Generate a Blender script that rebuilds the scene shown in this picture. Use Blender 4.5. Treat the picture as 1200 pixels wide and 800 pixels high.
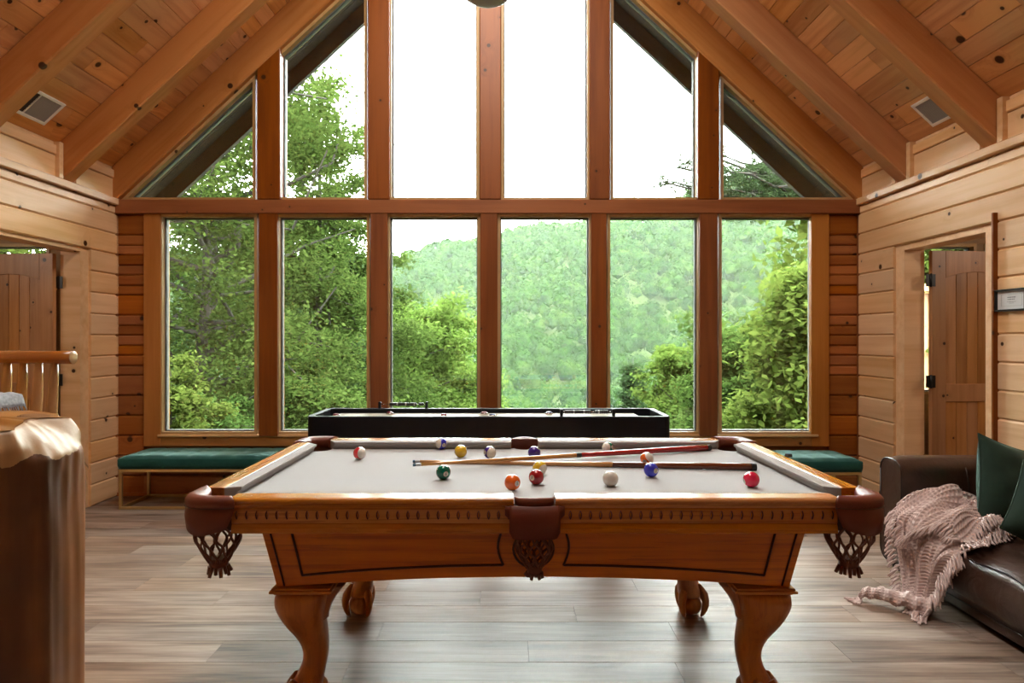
import bpy, bmesh, math, random
import numpy as np
from mathutils import Vector, Matrix, Euler
for o in list(bpy.data.objects): bpy.data.objects.remove(o)
S = bpy.context.scene
COL = S.collection
PI = math.pi
rng = random.Random(7)

# ---------------------------------------------------------------- camera, sky, lights, exposure
FPX, VX, HY, HC = 755.0, 594.0, 396.0, 1.32        # focal length in px of the 1200x800 frame, optical axis, eye height
cd = bpy.data.cameras.new('camera'); cam = bpy.data.objects.new('camera', cd); COL.objects.link(cam)
cd.sensor_width = 36.0; cd.lens = FPX / 1200 * 36
cd.shift_x = (600 - VX) / 1200; cd.shift_y = -(400 - HY) / 1200
cd.clip_start = 0.05; cd.clip_end = 3000
cam.location = (0, 0, HC); cam.rotation_euler = (PI / 2, 0, 0)
S.camera = cam
W = bpy.data.worlds.new('overcast_sky'); S.world = W; W.use_nodes = True
bg = W.node_tree.nodes['Background']
bg.inputs[0].default_value = (0.90, 0.95, 0.93, 1); bg.inputs[1].default_value = 16.0
def area_light(name, loc, rot, sx, sy, power, color=(1, 1, 1)):
    l = bpy.data.lights.new(name, 'AREA'); l.shape = 'RECTANGLE'; l.size = sx; l.size_y = sy
    l.energy = power; l.color = color
    o = bpy.data.objects.new(name, l); COL.objects.link(o); o.location = loc; o.rotation_euler = rot
    return o
# added warm fill under the ridge, above the frame; brightens walls and floor
area_light('ridge_fill', (-0.16, 3.3, 4.75), (0, 0, 0), 1.2, 3.4, 82, (1.0, 0.93, 0.84))
vs = S.view_settings
vs.view_transform = 'Standard'; vs.look = 'None'; vs.gamma = 1.0; vs.use_curve_mapping = False
vs.exposure = 0.78
try:
    S.cycles.max_bounces = 8; S.cycles.diffuse_bounces = 4; S.cycles.glossy_bounces = 4
    S.cycles.transparent_max_bounces = 24; S.cycles.volume_bounces = 4
    S.cycles.sample_clamp_indirect = 6.0; S.cycles.use_denoising = True
    S.cycles.caustics_reflective = False; S.cycles.caustics_refractive = False
except Exception: pass

# ---------------------------------------------------------------- helpers
def P(px, py, d):
    return Vector(((px - VX) * d / FPX, d, HC - (py - HY) * d / FPX))
def X(px, d): return (px - VX) * d / FPX
def Z(py, d): return HC - (py - HY) * d / FPX

def tag(o, label=None, cat=None, group=None, kind=None):
    if label: o['label'] = label
    if cat: o['category'] = cat
    if group: o['group'] = group
    if kind: o['kind'] = kind
    return o
def link(name, me, parent=None):
    o = bpy.data.objects.new(name, me); COL.objects.link(o)
    if parent is not None: o.parent = parent
    return o
def empty(name, loc=(0, 0, 0), rz=0.0):
    o = bpy.data.objects.new(name, None); COL.objects.link(o); o.location = loc; o.rotation_euler = (0, 0, rz)
    o.empty_display_size = 0.1
    return o
def copy_tree(o, parent=None):
    c = o.copy(); COL.objects.link(c); c.parent = parent
    for ch in list(o.children): copy_tree(ch, c)
    return c

class MB:
    """collects shapes, builds ONE mesh object"""
    def __init__(s): s.v = []; s.f = []; s.sm = []
    def add(s, vs_, fs, smooth=False):
        b = len(s.v); s.v += [tuple(v) for v in vs_]
        s.f += [tuple(b + i for i in f) for f in fs]; s.sm += [smooth] * len(fs)
    def box(s, x0, x1, y0, y1, z0, z1, M=None):
        v = [Vector(p) for p in ((x0, y0, z0), (x1, y0, z0), (x1, y1, z0), (x0, y1, z0), (x0, y0, z1), (x1, y0, z1), (x1, y1, z1), (x0, y1, z1))]
        if M: v = [M @ p for p in v]
        s.add(v, [(0, 3, 2, 1), (4, 5, 6, 7), (0, 1, 5, 4), (1, 2, 6, 5), (2, 3, 7, 6), (3, 0, 4, 7)])
    def loft(s, rings, closed=True, caps=True, smooth=True):
        n = len(rings[0]); v = [p for r in rings for p in r]; f = []
        for i in range(len(rings) - 1):
            for j in range(n if closed else n - 1):
                k = (j + 1) % n
                f.append((i * n + j, i * n + k, (i + 1) * n + k, (i + 1) * n + j))
        s.add(v, f, smooth)
        if caps and closed:
            b = len(s.v) - len(v)
            s.f += [tuple(b + i for i in range(n))[::-1], tuple(b + (len(rings) - 1) * n + i for i in range(n))]; s.sm += [False, False]
    def tube(s, path, r, n=8, caps=True, smooth=True, flat=1.0):
        path = [Vector(p) for p in path]
        rs = r if hasattr(r, '__len__') else [r] * len(path)
        up = None; rings = []
        for i, p in enumerate(path):
            t = (path[min(i + 1, len(path) - 1)] - path[max(i - 1, 0)]).normalized()
            if up is None:
                a = Vector((0, 0, 1)) if abs(t.z) < 0.9 else Vector((1, 0, 0))
                up = (a - t * a.dot(t)).normalized()
            else:
                up = (up - t * up.dot(t))
                up = up.normalized() if up.length > 1e-6 else Vector((1, 0, 0))
            sd = t.cross(up)
            rings.append([p + (up * math.cos(2 * PI * k / n) * flat + sd * math.sin(2 * PI * k / n)) * rs[i] for k in range(n)])
        s.loft(rings, True, caps, smooth)
    def revolve(s, prof, n=24, c=(0, 0, 0), smooth=True, caps=True):
        rings = [[(c[0] + r * math.cos(2 * PI * k / n), c[1] + r * math.sin(2 * PI * k / n), c[2] + z) for k in range(n)] for r, z in prof]
        s.loft(rings, True, caps, smooth)
    def prism(s, poly, p0, p1, u, w, smooth=False, e0=None, e1=None):
        """poly of (a,b) swept from p0 to p1; a along u, b along w; e0/e1(a)->extra shift along the sweep at the ends"""
        p0 = Vector(p0); p1 = Vector(p1); u = Vector(u); w = Vector(w); t = (p1 - p0).normalized()
        r0 = [p0 + u * a + w * b + (t * e0(a) if e0 else t * 0) for a, b in poly]
        r1 = [p1 + u * a + w * b + (t * e1(a) if e1 else t * 0) for a, b in poly]
        s.loft([r0, r1], True, True, smooth)
    def grid(s, pts, smooth=True, closed_u=False):
        n = len(pts[0]); v = [p for r in pts for p in r]; f = []
        for i in range(len(pts) - 1):
            for j in range(n if closed_u else n - 1):
                k = (j + 1) % n
                f.append((i * n + j, i * n + k, (i + 1) * n + k, (i + 1) * n + j))
        s.add(v, f, smooth)
    def ball(s, c, r, n=12, m=8, sc=(1, 1, 1)):
        rings = []
        for i in range(m + 1):
            a = PI * i / m; rr = max(math.sin(a), 1e-4) * r
            rings.append([(c[0] + rr * sc[0] * math.cos(2 * PI * k / n), c[1] + rr * sc[1] * math.sin(2 * PI * k / n), c[2] - r * sc[2] * math.cos(a)) for k in range(n)])
        s.loft(rings, True, True, True)
    def mesh(s, name):
        me = bpy.data.meshes.new(name); me.from_pydata(s.v, [], s.f)
        me.polygons.foreach_set('use_smooth', s.sm); me.update()
        bm = bmesh.new(); bm.from_mesh(me); bmesh.ops.recalc_face_normals(bm, faces=bm.faces); bm.to_mesh(me); bm.free()
        return me
    def build(s, name, mat, parent=None, loc=None, bevel=0, segs=2, kind=None):
        me = s.mesh(name); me.materials.append(mat)
        o = link(name, me, parent)
        if loc is not None: o.location = loc
        if bevel:
            m = o.modifiers.new('bevel', 'BEVEL'); m.width = bevel; m.segments = segs; m.limit_method = 'ANGLE'; m.angle_limit = 0.7
        if kind: o['kind'] = kind
        return o
def bx(name, mat, parent, x0, x1, y0, y1, z0, z1, bevel=0.0, kind=None, segs=1):
    """box with its own origin at the centre and X along its longest side stays axis aligned"""
    m = MB(); cx, cy, cz = (x0 + x1) / 2, (y0 + y1) / 2, (z0 + z1) / 2
    m.box(x0 - cx, x1 - cx, y0 - cy, y1 - cy, z0 - cz, z1 - cz)
    return m.build(name, mat, parent, (cx, cy, cz), bevel, segs, kind)
def np_mesh(name, V, F, mat, smooth=False):
    me = bpy.data.meshes.new(name)
    me.vertices.add(len(V)); me.vertices.foreach_set('co', np.asarray(V, dtype=np.float32).ravel())
    F = np.asarray(F, dtype=np.int32); k = F.shape[1]
    me.loops.add(F.size); me.loops.foreach_set('vertex_index', F.ravel())
    me.polygons.add(len(F)); me.polygons.foreach_set('loop_start', np.arange(0, F.size, k, dtype=np.int32))
    me.polygons.foreach_set('loop_total', np.full(len(F), k, dtype=np.int32))
    me.polygons.foreach_set('use_smooth', np.full(len(F), smooth))
    me.update(); me.validate(); me.materials.append(mat)
    return me

# ---------------------------------------------------------------- materials
class NT:
    def __init__(s, name):
        s.m = bpy.data.materials.new(name); s.m.use_nodes = True; s.t = s.m.node_tree; s.n = s.t.nodes; s.l = s.t.links
        s.b = s.n['Principled BSDF']; s.out = s.n['Material Output']
    def node(s, t, **k):
        n = s.n.new(t)
        for a, b in k.items():
            if a.startswith('i_'):
                key = a[2:]; key = int(key) if key.isdigit() else key.replace('_', ' ')
                n.inputs[key].default_value = b
            else: setattr(n, a, b)
        return n
    def link(s, a, b): s.l.new(a, b)
    def math(s, op, a, b=None, c=None):
        n = s.n.new('ShaderNodeMath'); n.operation = op
        for i, q in enumerate((a, b, c)):
            if q is None: continue
            if isinstance(q, (int, float)): n.inputs[i].default_value = q
            else: s.l.new(q, n.inputs[i])
        return n.outputs[0]
    def mix(s, f, a, b, blend='MIX'):
        n = s.n.new('ShaderNodeMix'); n.data_type = 'RGBA'; n.blend_type = blend; n.clamp_result = False
        for i, q in ((0, f), (6, a), (7, b)):
            if isinstance(q, (int, float)): n.inputs[i].default_value = q
            elif isinstance(q, tuple): n.inputs[i].default_value = (q + (1,))[:4]
            else: s.l.new(q, n.inputs[i])
        return n.outputs[2]
    def ramp(s, f, stops):
        n = s.n.new('ShaderNodeValToRGB'); e = n.color_ramp.elements
        while len(e) > len(stops): e.remove(e[-1])
        while len(e) < len(stops): e.new(0.5)
        for el, (p, c) in zip(e, stops): el.position = p; el.color = (c + (1,))[:4] if isinstance(c, tuple) else (c, c, c, 1)
        s.l.new(f, n.inputs[0]); return n.outputs[0]
    def bump(s, h, strength=0.3, dist=0.01):
        n = s.n.new('ShaderNodeBump'); n.inputs['Strength'].default_value = strength; n.inputs['Distance'].default_value = dist
        s.l.new(h, n.inputs['Height']); s.l.new(n.outputs[0], s.b.inputs['Normal'])
    def set(s, rough=None, spec=None, metal=None, coat=None, color=None):
        if rough is not None: s.b.inputs['Roughness'].default_value = rough
        if spec is not None: s.b.inputs['Specular IOR Level'].default_value = spec
        if metal is not None: s.b.inputs['Metallic'].default_value = metal
        if coat is not None: s.b.inputs['Coat Weight'].default_value = coat; s.b.inputs['Coat Roughness'].default_value = 0.12
        if color is not None: s.b.inputs['Base Color'].default_value = (color + (1,))[:4]
        return s

def objcoord(t):
    """object coordinates + a random shift per object"""
    tc = t.node('ShaderNodeTexCoord'); oi = t.node('ShaderNodeObjectInfo')
    r = oi.outputs['Random']
    cb = t.node('ShaderNodeCombineXYZ')
    t.link(t.math('MULTIPLY', r, 37.3), cb.inputs[0]); t.link(t.math('MULTIPLY', r, 91.7), cb.inputs[1]); t.link(t.math('MULTIPLY', r, 53.1), cb.inputs[2])
    ad = t.node('ShaderNodeVectorMath', operation='ADD'); t.link(tc.outputs['Object'], ad.inputs[0]); t.link(cb.outputs[0], ad.inputs[1])
    return ad.outputs[0], r

def wood(name, light, dark, knot=(0.05, 0.018, 0.006), axis='X', rough=0.42, var=0.25, knots=0.5, knot_scale=4.5, kr=1.0, grain=1.0, coat=0.0, streak=0.0, spec=0.4):
    """light/dark pine or oak with grain along the given object axis"""
    t = NT(name); co, rnd = objcoord(t)
    mp = t.node('ShaderNodeMapping')
    sc = {'X': (1.2, 22, 22), 'Y': (22, 1.2, 22), 'Z': (22, 22, 1.2)}[axis]
    # knots: sparse voronoi cells, isotropic
    vo = t.node('ShaderNodeTexVoronoi', feature='F1', voronoi_dimensions='2D'); vo.inputs['Scale'].default_value = knot_scale
    sx = t.node('ShaderNodeSeparateXYZ'); t.link(co, sx.inputs[0]); o3 = {'X': (0, 1, 2), 'Y': (1, 0, 2), 'Z': (2, 0, 1)}[axis]
    c2 = t.node('ShaderNodeCombineXYZ'); t.link(sx.outputs[o3[0]], c2.inputs[0]); t.link(t.math('ADD', sx.outputs[o3[1]], sx.outputs[o3[2]]), c2.inputs[1])
    t.link(c2.outputs[0], vo.inputs['Vector'])
    sepc = t.node('ShaderNodeSeparateColor'); t.link(vo.outputs['Color'], sepc.inputs[0])
    has = t.math('LESS_THAN', sepc.outputs[0], knots)
    rad = t.math('MULTIPLY_ADD', t.math('POWER', sepc.outputs[1], 2.0), 0.075 * kr, 0.03 * kr)
    nd = t.math('DIVIDE', vo.outputs['Distance'], rad)               # 1 at the knot's rim
    kmask = t.math('MULTIPLY', has, t.math('SUBTRACT', 1.0, t.math('SMOOTH_MIN', nd, 1.0, 0.15)))
    kmask = t.math('MINIMUM', t.math('MULTIPLY', kmask, 4.0), 1.0)
    halo = t.math('MULTIPLY', has, t.math('POWER', 2.718, t.math('MULTIPLY', nd, -0.8)))
    t.link(co, mp.inputs['Vector']); mp.inputs['Scale'].default_value = tuple(v * grain for v in sc)
    # the grain bends round the knots
    ofs = t.node('ShaderNodeVectorMath', operation='ADD'); t.link(mp.outputs[0], ofs.inputs[0])
    cb = t.node('ShaderNodeCombineXYZ'); hv = t.math('MULTIPLY', halo, 3.0)
    for i in range(3): t.link(hv, cb.inputs[i])
    t.link(cb.outputs[0], ofs.inputs[1])
    n1 = t.node('ShaderNodeTexNoise'); n1.inputs['Scale'].default_value = 1.0; n1.inputs['Detail'].default_value = 4; n1.inputs['Roughness'].default_value = 0.6
    t.link(ofs.outputs[0], n1.inputs['Vector'])
    mp2 = t.node('ShaderNodeMapping'); mp2.inputs['Scale'].default_value = tuple(v * 0.18 * grain if v > 2 else v * 0.5 for v in sc); t.link(co, mp2.inputs['Vector'])
    n2 = t.node('ShaderNodeTexNoise'); n2.inputs['Scale'].default_value = 1.0; n2.inputs['Detail'].default_value = 2
    t.link(mp2.outputs[0], n2.inputs['Vector'])
    g = t.math('ADD', t.math('MULTIPLY', n1.outputs[0], 0.55), t.math('MULTIPLY', n2.outputs[0], 0.55))
    col = t.ramp(g, [(0.36, dark), (0.62, light)])
    if streak:
        mp3 = t.node('ShaderNodeMapping'); mp3.inputs['Scale'].default_value = tuple(v * 3.5 if v > 2 else v * 1.5 for v in sc); t.link(co, mp3.inputs['Vector'])
        n3 = t.node('ShaderNodeTexNoise'); n3.inputs['Scale'].default_value = 1.0; n3.inputs['Detail'].default_value = 3; t.link(mp3.outputs[0], n3.inputs['Vector'])
        col = t.mix(t.math('MULTIPLY', t.math('GREATER_THAN', n3.outputs[0], 0.57), streak), col, tuple(c * 0.45 for c in dark))
    col = t.mix(t.math('MULTIPLY', halo, 0.45), col, tuple(c * 0.55 for c in dark))
    col = t.mix(kmask, col, knot)
    # board-to-board tone
    hsv = t.node('ShaderNodeHueSaturation'); t.link(col, hsv.inputs['Color'])
    t.link(t.math('MULTIPLY_ADD', rnd, var * 2, 1 - var), hsv.inputs['Value'])
    r2 = t.math('FRACT', t.math('MULTIPLY', rnd, 17.31))
    t.link(t.math('MULTIPLY_ADD', r2, 0.16, 0.94), hsv.inputs['Saturation'])
    t.link(hsv.outputs[0], t.b.inputs['Base Color'])
    t.bump(t.math('SUBTRACT', g, t.math('MULTIPLY', kmask, 0.3)), 0.18, 0.004)
    t.set(rough=rough, coat=coat, spec=spec)
    return t.m
def plain(name, col, rough=0.5, metal=0.0, spec=0.5, coat=0.0, noise=0.0, nscale=30, bump=0.0, vary=0.0):
    t = NT(name); t.set(rough=rough, metal=metal, spec=spec, coat=coat)
    tc = t.node('ShaderNodeTexCoord')
    n = t.node('ShaderNodeTexNoise'); n.inputs['Scale'].default_value = nscale; n.inputs['Detail'].default_value = 4
    t.link(tc.outputs['Object'], n.inputs['Vector'])
    c = t.mix(n.outputs[0], tuple(x * (1 - noise) for x in col), tuple(min(x * (1 + noise), 1) for x in col))
    t.link(c, t.b.inputs['Base Color'])
    if bump: t.bump(n.outputs[0], bump, 0.003)
    return t.m

M = {}
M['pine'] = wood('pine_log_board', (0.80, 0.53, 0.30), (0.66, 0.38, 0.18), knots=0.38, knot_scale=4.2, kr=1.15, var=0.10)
M['pine_back'] = wood('pine_log_board_backlit', (0.38, 0.135, 0.036), (0.24, 0.068, 0.016), knots=0.55, knot_scale=4.4, kr=1.2, var=0.22)  # darker copy of the pine, backlit shade put into its colour
M['ceil'] = wood('pine_ceiling_plank', (0.70, 0.36, 0.15), (0.46, 0.185, 0.06), knots=0.55, knot_scale=4.2, kr=1.35, var=0.20, rough=0.36)
M['beam'] = wood('pine_rafter', (0.54, 0.25, 0.095), (0.41, 0.155, 0.048), knots=0.25, knot_scale=4.0, var=0.06, rough=0.45)
M['post'] = wood('shaded_post_wood', (0.24, 0.072, 0.016), (0.15, 0.038, 0.008), knots=0.25, knot_scale=4.5, var=0.10, axis='Z')  # base darkened so the posts carry their backlit shade
M['post_x'] = wood('shaded_transom_wood', (0.29, 0.092, 0.022), (0.19, 0.052, 0.011), knots=0.28, knot_scale=4.5, var=0.08, axis='X')  # same backlit shade in the colour as the posts
M['casing'] = wood('window_casing_pine', (0.50, 0.225, 0.07), (0.38, 0.15, 0.04), knots=0.2, knot_scale=4.0, var=0.06, axis='Z')
M['casing_x'] = wood('window_apron_pine', (0.46, 0.22, 0.06), (0.34, 0.14, 0.035), knots=0.2, knot_scale=4.0, var=0.06, axis='X')
M['trim_z'] = wood('pale_pine_trim_upright', (0.70, 0.45, 0.20), (0.56, 0.31, 0.115), knots=0.16, knot_scale=4.0, var=0.06, axis='Z')
M['trim_x'] = wood('pale_pine_trim_cross', (0.70, 0.45, 0.20), (0.56, 0.31, 0.115), knots=0.16, knot_scale=4.0, var=0.06, axis='X')
M['trim_y'] = wood('pale_pine_trim_side', (0.68, 0.42, 0.20), (0.54, 0.29, 0.115), knots=0.16, knot_scale=4.0, var=0.06, axis='Y')
M['door'] = wood('pine_door_wood', (0.44, 0.215, 0.085), (0.30, 0.125, 0.04), knots=0.30, knot_scale=5.0, var=0.14, axis='Z', grain=1.3)
M['oak_x'] = wood('honey_oak_long', (0.60, 0.25, 0.055), (0.42, 0.14, 0.026), knots=0.0, var=0.04, axis='X', rough=0.26, coat=0.5, streak=0.35, grain=1.4)
M['oak_y'] = wood('honey_oak_side', (0.60, 0.25, 0.055), (0.42, 0.14, 0.026), knots=0.0, var=0.04, axis='Y', rough=0.26, coat=0.5, streak=0.35, grain=1.4)
M['oak_z'] = wood('honey_oak_leg', (0.52, 0.19, 0.045), (0.36, 0.105, 0.022), knots=0.0, var=0.04, axis='Z', rough=0.28, coat=0.5, streak=0.2)
M['panel'] = wood('reddish_oak_panel', (0.72, 0.25, 0.045), (0.50, 0.14, 0.022), knots=0.0, var=0.03, axis='X', rough=0.30, coat=0.35, streak=0.3, grain=1.4)
M['dark_groove'] = plain('dark_stained_groove', (0.065, 0.018, 0.006), 0.4)
M['leather'] = plain('red_brown_pocket_leather', (0.15, 0.029, 0.010), 0.45, coat=0.0, noise=0.2, nscale=14, bump=0.08)
M['net'] = plain('brown_leather_net', (0.15, 0.045, 0.022), 0.45, noise=0.2)
M['cloth'] = plain('pale_grey_billiard_cloth', (0.40, 0.40, 0.405), 0.95, spec=0.15, noise=0.04, nscale=220, bump=0.05)
M['cushion'] = plain('beige_grey_cushion_cloth', (0.38, 0.36, 0.345), 0.95, spec=0.15, noise=0.04, nscale=220, bump=0.05)
M['black'] = plain('black_painted_wood', (0.005, 0.007, 0.011), 0.5, spec=0.25, noise=0.1)
M['iron'] = plain('black_iron', (0.012, 0.011, 0.010), 0.4, metal=0.3)
M['play'] = plain('pale_shuffleboard_surface', (0.74, 0.68, 0.58), 0.25, coat=0.4, noise=0.04)
M['gold'] = plain('brushed_brass', (0.62, 0.46, 0.22), 0.34, metal=0.85, noise=0.05)
M['white_metal'] = plain('white_enamel', (0.88, 0.86, 0.82), 0.4)
M['vent_grey'] = plain('grey_vent_mesh', (0.36, 0.35, 0.35), 0.6, noise=0.1, nscale=300)
M['vent_dark'] = plain('dark_vent_slots', (0.05, 0.045, 0.04), 0.7)
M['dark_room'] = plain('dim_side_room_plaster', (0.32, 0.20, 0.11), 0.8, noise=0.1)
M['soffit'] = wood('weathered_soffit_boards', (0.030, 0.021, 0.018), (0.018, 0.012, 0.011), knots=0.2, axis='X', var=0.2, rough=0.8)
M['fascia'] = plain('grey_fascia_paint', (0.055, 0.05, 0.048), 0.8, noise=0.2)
M['gasket'] = plain('grey_window_seal', (0.11, 0.11, 0.10), 0.7, noise=0.25, nscale=40)
M['white_bar'] = plain('aluminium_window_edge', (0.55, 0.56, 0.55), 0.5)

def floor_mat():
    t = NT('grey_brown_laminate'); co, rnd = objcoord(t)
    mp = t.node('ShaderNodeMapping'); mp.inputs['Scale'].default_value = (2.2, 46, 46); t.link(co, mp.inputs['Vector'])
    n1 = t.node('ShaderNodeTexNoise'); n1.inputs['Scale'].default_value = 1; n1.inputs['Detail'].default_value = 6; n1.inputs['Roughness'].default_value = 0.62; n1.inputs['Distortion'].default_value = 0.6; t.link(mp.outputs[0], n1.inputs['Vector'])
    mp2 = t.node('ShaderNodeMapping'); mp2.inputs['Scale'].default_value = (1.6, 11, 11); t.link(co, mp2.inputs['Vector'])
    n2 = t.node('ShaderNodeTexNoise'); n2.inputs['Scale'].default_value = 1; n2.inputs['Detail'].default_value = 3; t.link(mp2.outputs[0], n2.inputs['Vector'])
    g = t.math('ADD', t.math('MULTIPLY', n1.outputs[0], 0.5), t.math('MULTIPLY', n2.outputs[0], 0.5))
    c = t.ramp(g, [(0.34, (0.085, 0.050, 0.034)), (0.46, (0.235, 0.155, 0.108)), (0.62, (0.42, 0.31, 0.235))])
    hsv = t.node('ShaderNodeHueSaturation'); t.link(c, hsv.inputs['Color'])
    t.link(t.math('MULTIPLY_ADD', rnd, 0.34, 0.80), hsv.inputs['Value'])
    t.link(t.math('MULTIPLY_ADD', t.math('FRACT', t.math('MULTIPLY', rnd, 9.7)), 0.4, 0.7), hsv.inputs['Saturation'])
    t.link(hsv.outputs[0], t.b.inputs['Base Color'])
    t.link(t.math('MULTIPLY_ADD', n1.outputs[0], 0.26, 0.27), t.b.inputs['Roughness'])
    t.bump(g, 0.15, 0.004); t.set(spec=0.4)
    return t.m
M['floor'] = floor_mat()

def glass_mat(name, dirt=0.0):
    t = NT(name); t.n.remove(t.b)
    tr = t.node('ShaderNodeBsdfTransparent'); tr.inputs[0].default_value = (0.96, 0.98, 0.965, 1)
    gl = t.node('ShaderNodeBsdfGlossy'); gl.inputs['Roughness'].default_value = 0.02
    fr = t.node('ShaderNodeFresnel'); fr.inputs[0].default_value = 1.45
    mx = t.node('ShaderNodeMixShader'); t.link(fr.outputs[0], mx.inputs[0]); t.link(tr.outputs[0], mx.inputs[1]); t.link(gl.outputs[0], mx.inputs[2])
    last = mx
    if dirt:
        tc = t.node('ShaderNodeTexCoord')
        n = t.node('ShaderNodeTexNoise'); n.inputs['Scale'].default_value = 60; n.inputs['Detail'].default_value = 3; t.link(tc.outputs['Object'], n.inputs['Vector'])
        f = t.ramp(n.outputs[0], [(0.66, 0.0), (0.74, dirt)])
        df = t.node('ShaderNodeBsdfDiffuse'); df.inputs[0].default_value = (0.6, 0.6, 0.58, 1)
        m2 = t.node('ShaderNodeMixShader'); t.link(f, m2.inputs[0]); t.link(mx.outputs[0], m2.inputs[1]); t.link(df.outputs[0], m2.inputs[2]); last = m2
    t.link(last.outputs[0], t.out.inputs[0])
    return t.m
M['glass'] = glass_mat('window_glass', 0.0)
M['glass_dusty'] = glass_mat('dusty_window_glass', 0.35)
# ---------------------------------------------------------------- the room
XL, XR, D, YB = -3.276, 2.954, 5.40, -8.0
XC = (XL + XR) / 2; HW = (XR - XL) / 2
ZW, MS = 2.74, 0.93                      # ceiling height at the side walls and its slope
def zc(x): return ZW + MS * (HW - abs(x - XC))
ZR = zc(XC)
board_cache = {}
def plank_mesh(L, Wd, T, mat, ch=0.006):
    k = (round(L, 3), round(Wd, 3), round(T, 3), mat.name, ch)
    if k not in board_cache:
        m = MB(); h = Wd / 2
        poly = [(-h, 0), (h, 0), (h, T - ch), (h - ch, T), (-h + ch, T), (-h, T - ch)]
        m.prism(poly, (-L / 2, 0, 0), (L / 2, 0, 0), (0, 1, 0), (0, 0, 1))
        me = m.mesh('plank'); me.materials.append(mat); board_cache[k] = me
    return board_cache[k]
def plank(name, parent, mat, c, ex, ey, L, Wd, T, ch=0.006):
    """c: centre of the underside; ex: along the grain, ey: across, ez = ex x ey: outward face"""
    ex = Vector(ex).normalized(); ey = Vector(ey).normalized(); ez = ex.cross(ey)
    o = link(name, plank_mesh(L, Wd, T, mat, ch), parent)
    R = Matrix((ex, ey, ez)).transposed().to_4x4(); o.matrix_local = Matrix.Translation(Vector(c)) @ R
    return o

# floor: a slab with laminate planks laid crosswise
floor = bx('floor', M['floor'], None, XL - 0.16, XR + 0.16, YB, D + 0.1, -0.12, -0.012, kind='structure')
floor_o = Vector(floor.location)
def sub(o, child):           # parent a world-placed child to a located structure
    child.parent = o; child.matrix_parent_inverse = Matrix.Translation(-Vector(o.location)); return child
PW, PL = 0.185, 1.32
row = 0; y = D - PW
while y > 0.35:
    off = (0.0, 0.62, 0.27, 0.95, 0.45)[row % 5] * PL
    x = XL - off
    while x < XR:
        a, b = max(x, XL + 0.0), min(x + PL, XR)
        if b - a > 0.04:
            # planks wholly outside the view cone are merged below
            yy = y + PW
            if a < (1215 - VX) / FPX * yy and b > (-15 - VX) / FPX * yy:
                p = plank('plank', None, M['floor'], ((a + b) / 2, y + PW / 2, -0.012), (1, 0, 0), (0, 1, 0), b - a - 0.0012, PW - 0.0012, 0.012, 0.0010)
                sub(floor, p)
        x += PL
    y -= PW; row += 1
m = MB(); m.box(XL, XR, YB, y + PW, -0.012, 0)
sub(floor, m.build('front_planks', M['floor'], kind='stuff'))

# side walls of log siding with a doorway each
BH = 0.168
def side_wall(side, xw, sgn, y_open0, y_open1, z_open, vis_y0):
    """sgn=+1: inner face looks to +x"""
    w = MB(); t = 0.15; xo = xw - sgn * t
    a, b = min(xw, xo), max(xw, xo)
    w.box(a, b, y_open1, D + 0.14, 0, ZW); w.box(a, b, y_open0, y_open1, z_open, ZW); w.box(a, b, YB, y_open0, 0, ZW)
    wall = w.build('wall_' + side, M['pine'], None, kind='structure')
    ex = (0, -1, 0) if sgn > 0 else (0, 1, 0); ey = (0, 0, 1) if sgn > 0 else (0, 0, 1)
    ex = Vector((0, 1, 0)) if sgn > 0 else Vector((0, -1, 0)); ey = Vector((0, 0, 1))
    z = 0.0; i = 0
    while z < 2.40:
        h = min(BH, 2.42 - z); zcn = z + h / 2
        spans = []
        far = (y_open1 + 0.10, D)
        near = (vis_y0, y_open0 - 0.10)
        if z < z_open - 0.01: spans = [far, near]
        else: spans = [(vis_y0, D)]
        for (s0, s1) in spans:
            cuts = [s0]
            if s1 - s0 > 2.4: cuts.append(s0 + (0.35 + 0.3 * ((i * 7) % 3) / 2) * (s1 - s0))
            cuts.append(s1)
            for c0, c1 in zip(cuts[:-1], cuts[1:]):
                plank('board', wall, M['pine'], (xw, (c0 + c1) / 2, zcn), ex, ey, c1 - c0 - 0.001, h - 0.002, 0.022, 0.010)
        z += BH; i += 1
    # ledge board and blocking above
    k = sgn
    plank('ledge', wall, M['pine'], (xw, (vis_y0 + D) / 2, 2.45), ex, ey, D - vis_y0, 0.055, 0.052, 0.006)
    # upper strip under the roof, in bays between the rafters
    plank('frieze_board', wall, M['pine'], (xw, (vis_y0 + D) / 2, 2.56), ex, ey, D - vis_y0, 0.165, 0.012, 0.006)
    plank('frieze_board', wall, M['pine'], (xw, (vis_y0 + D) / 2, 2.68), ex, ey, D - vis_y0, 0.07, 0.022, 0.006)
    return wall
wl = side_wall('left', XL, 1, 4.145, 4.943, 1.988, 1.2)
wr = side_wall('right', XR, -1, 3.976, 4.79, 1.973, 1.2)

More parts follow.
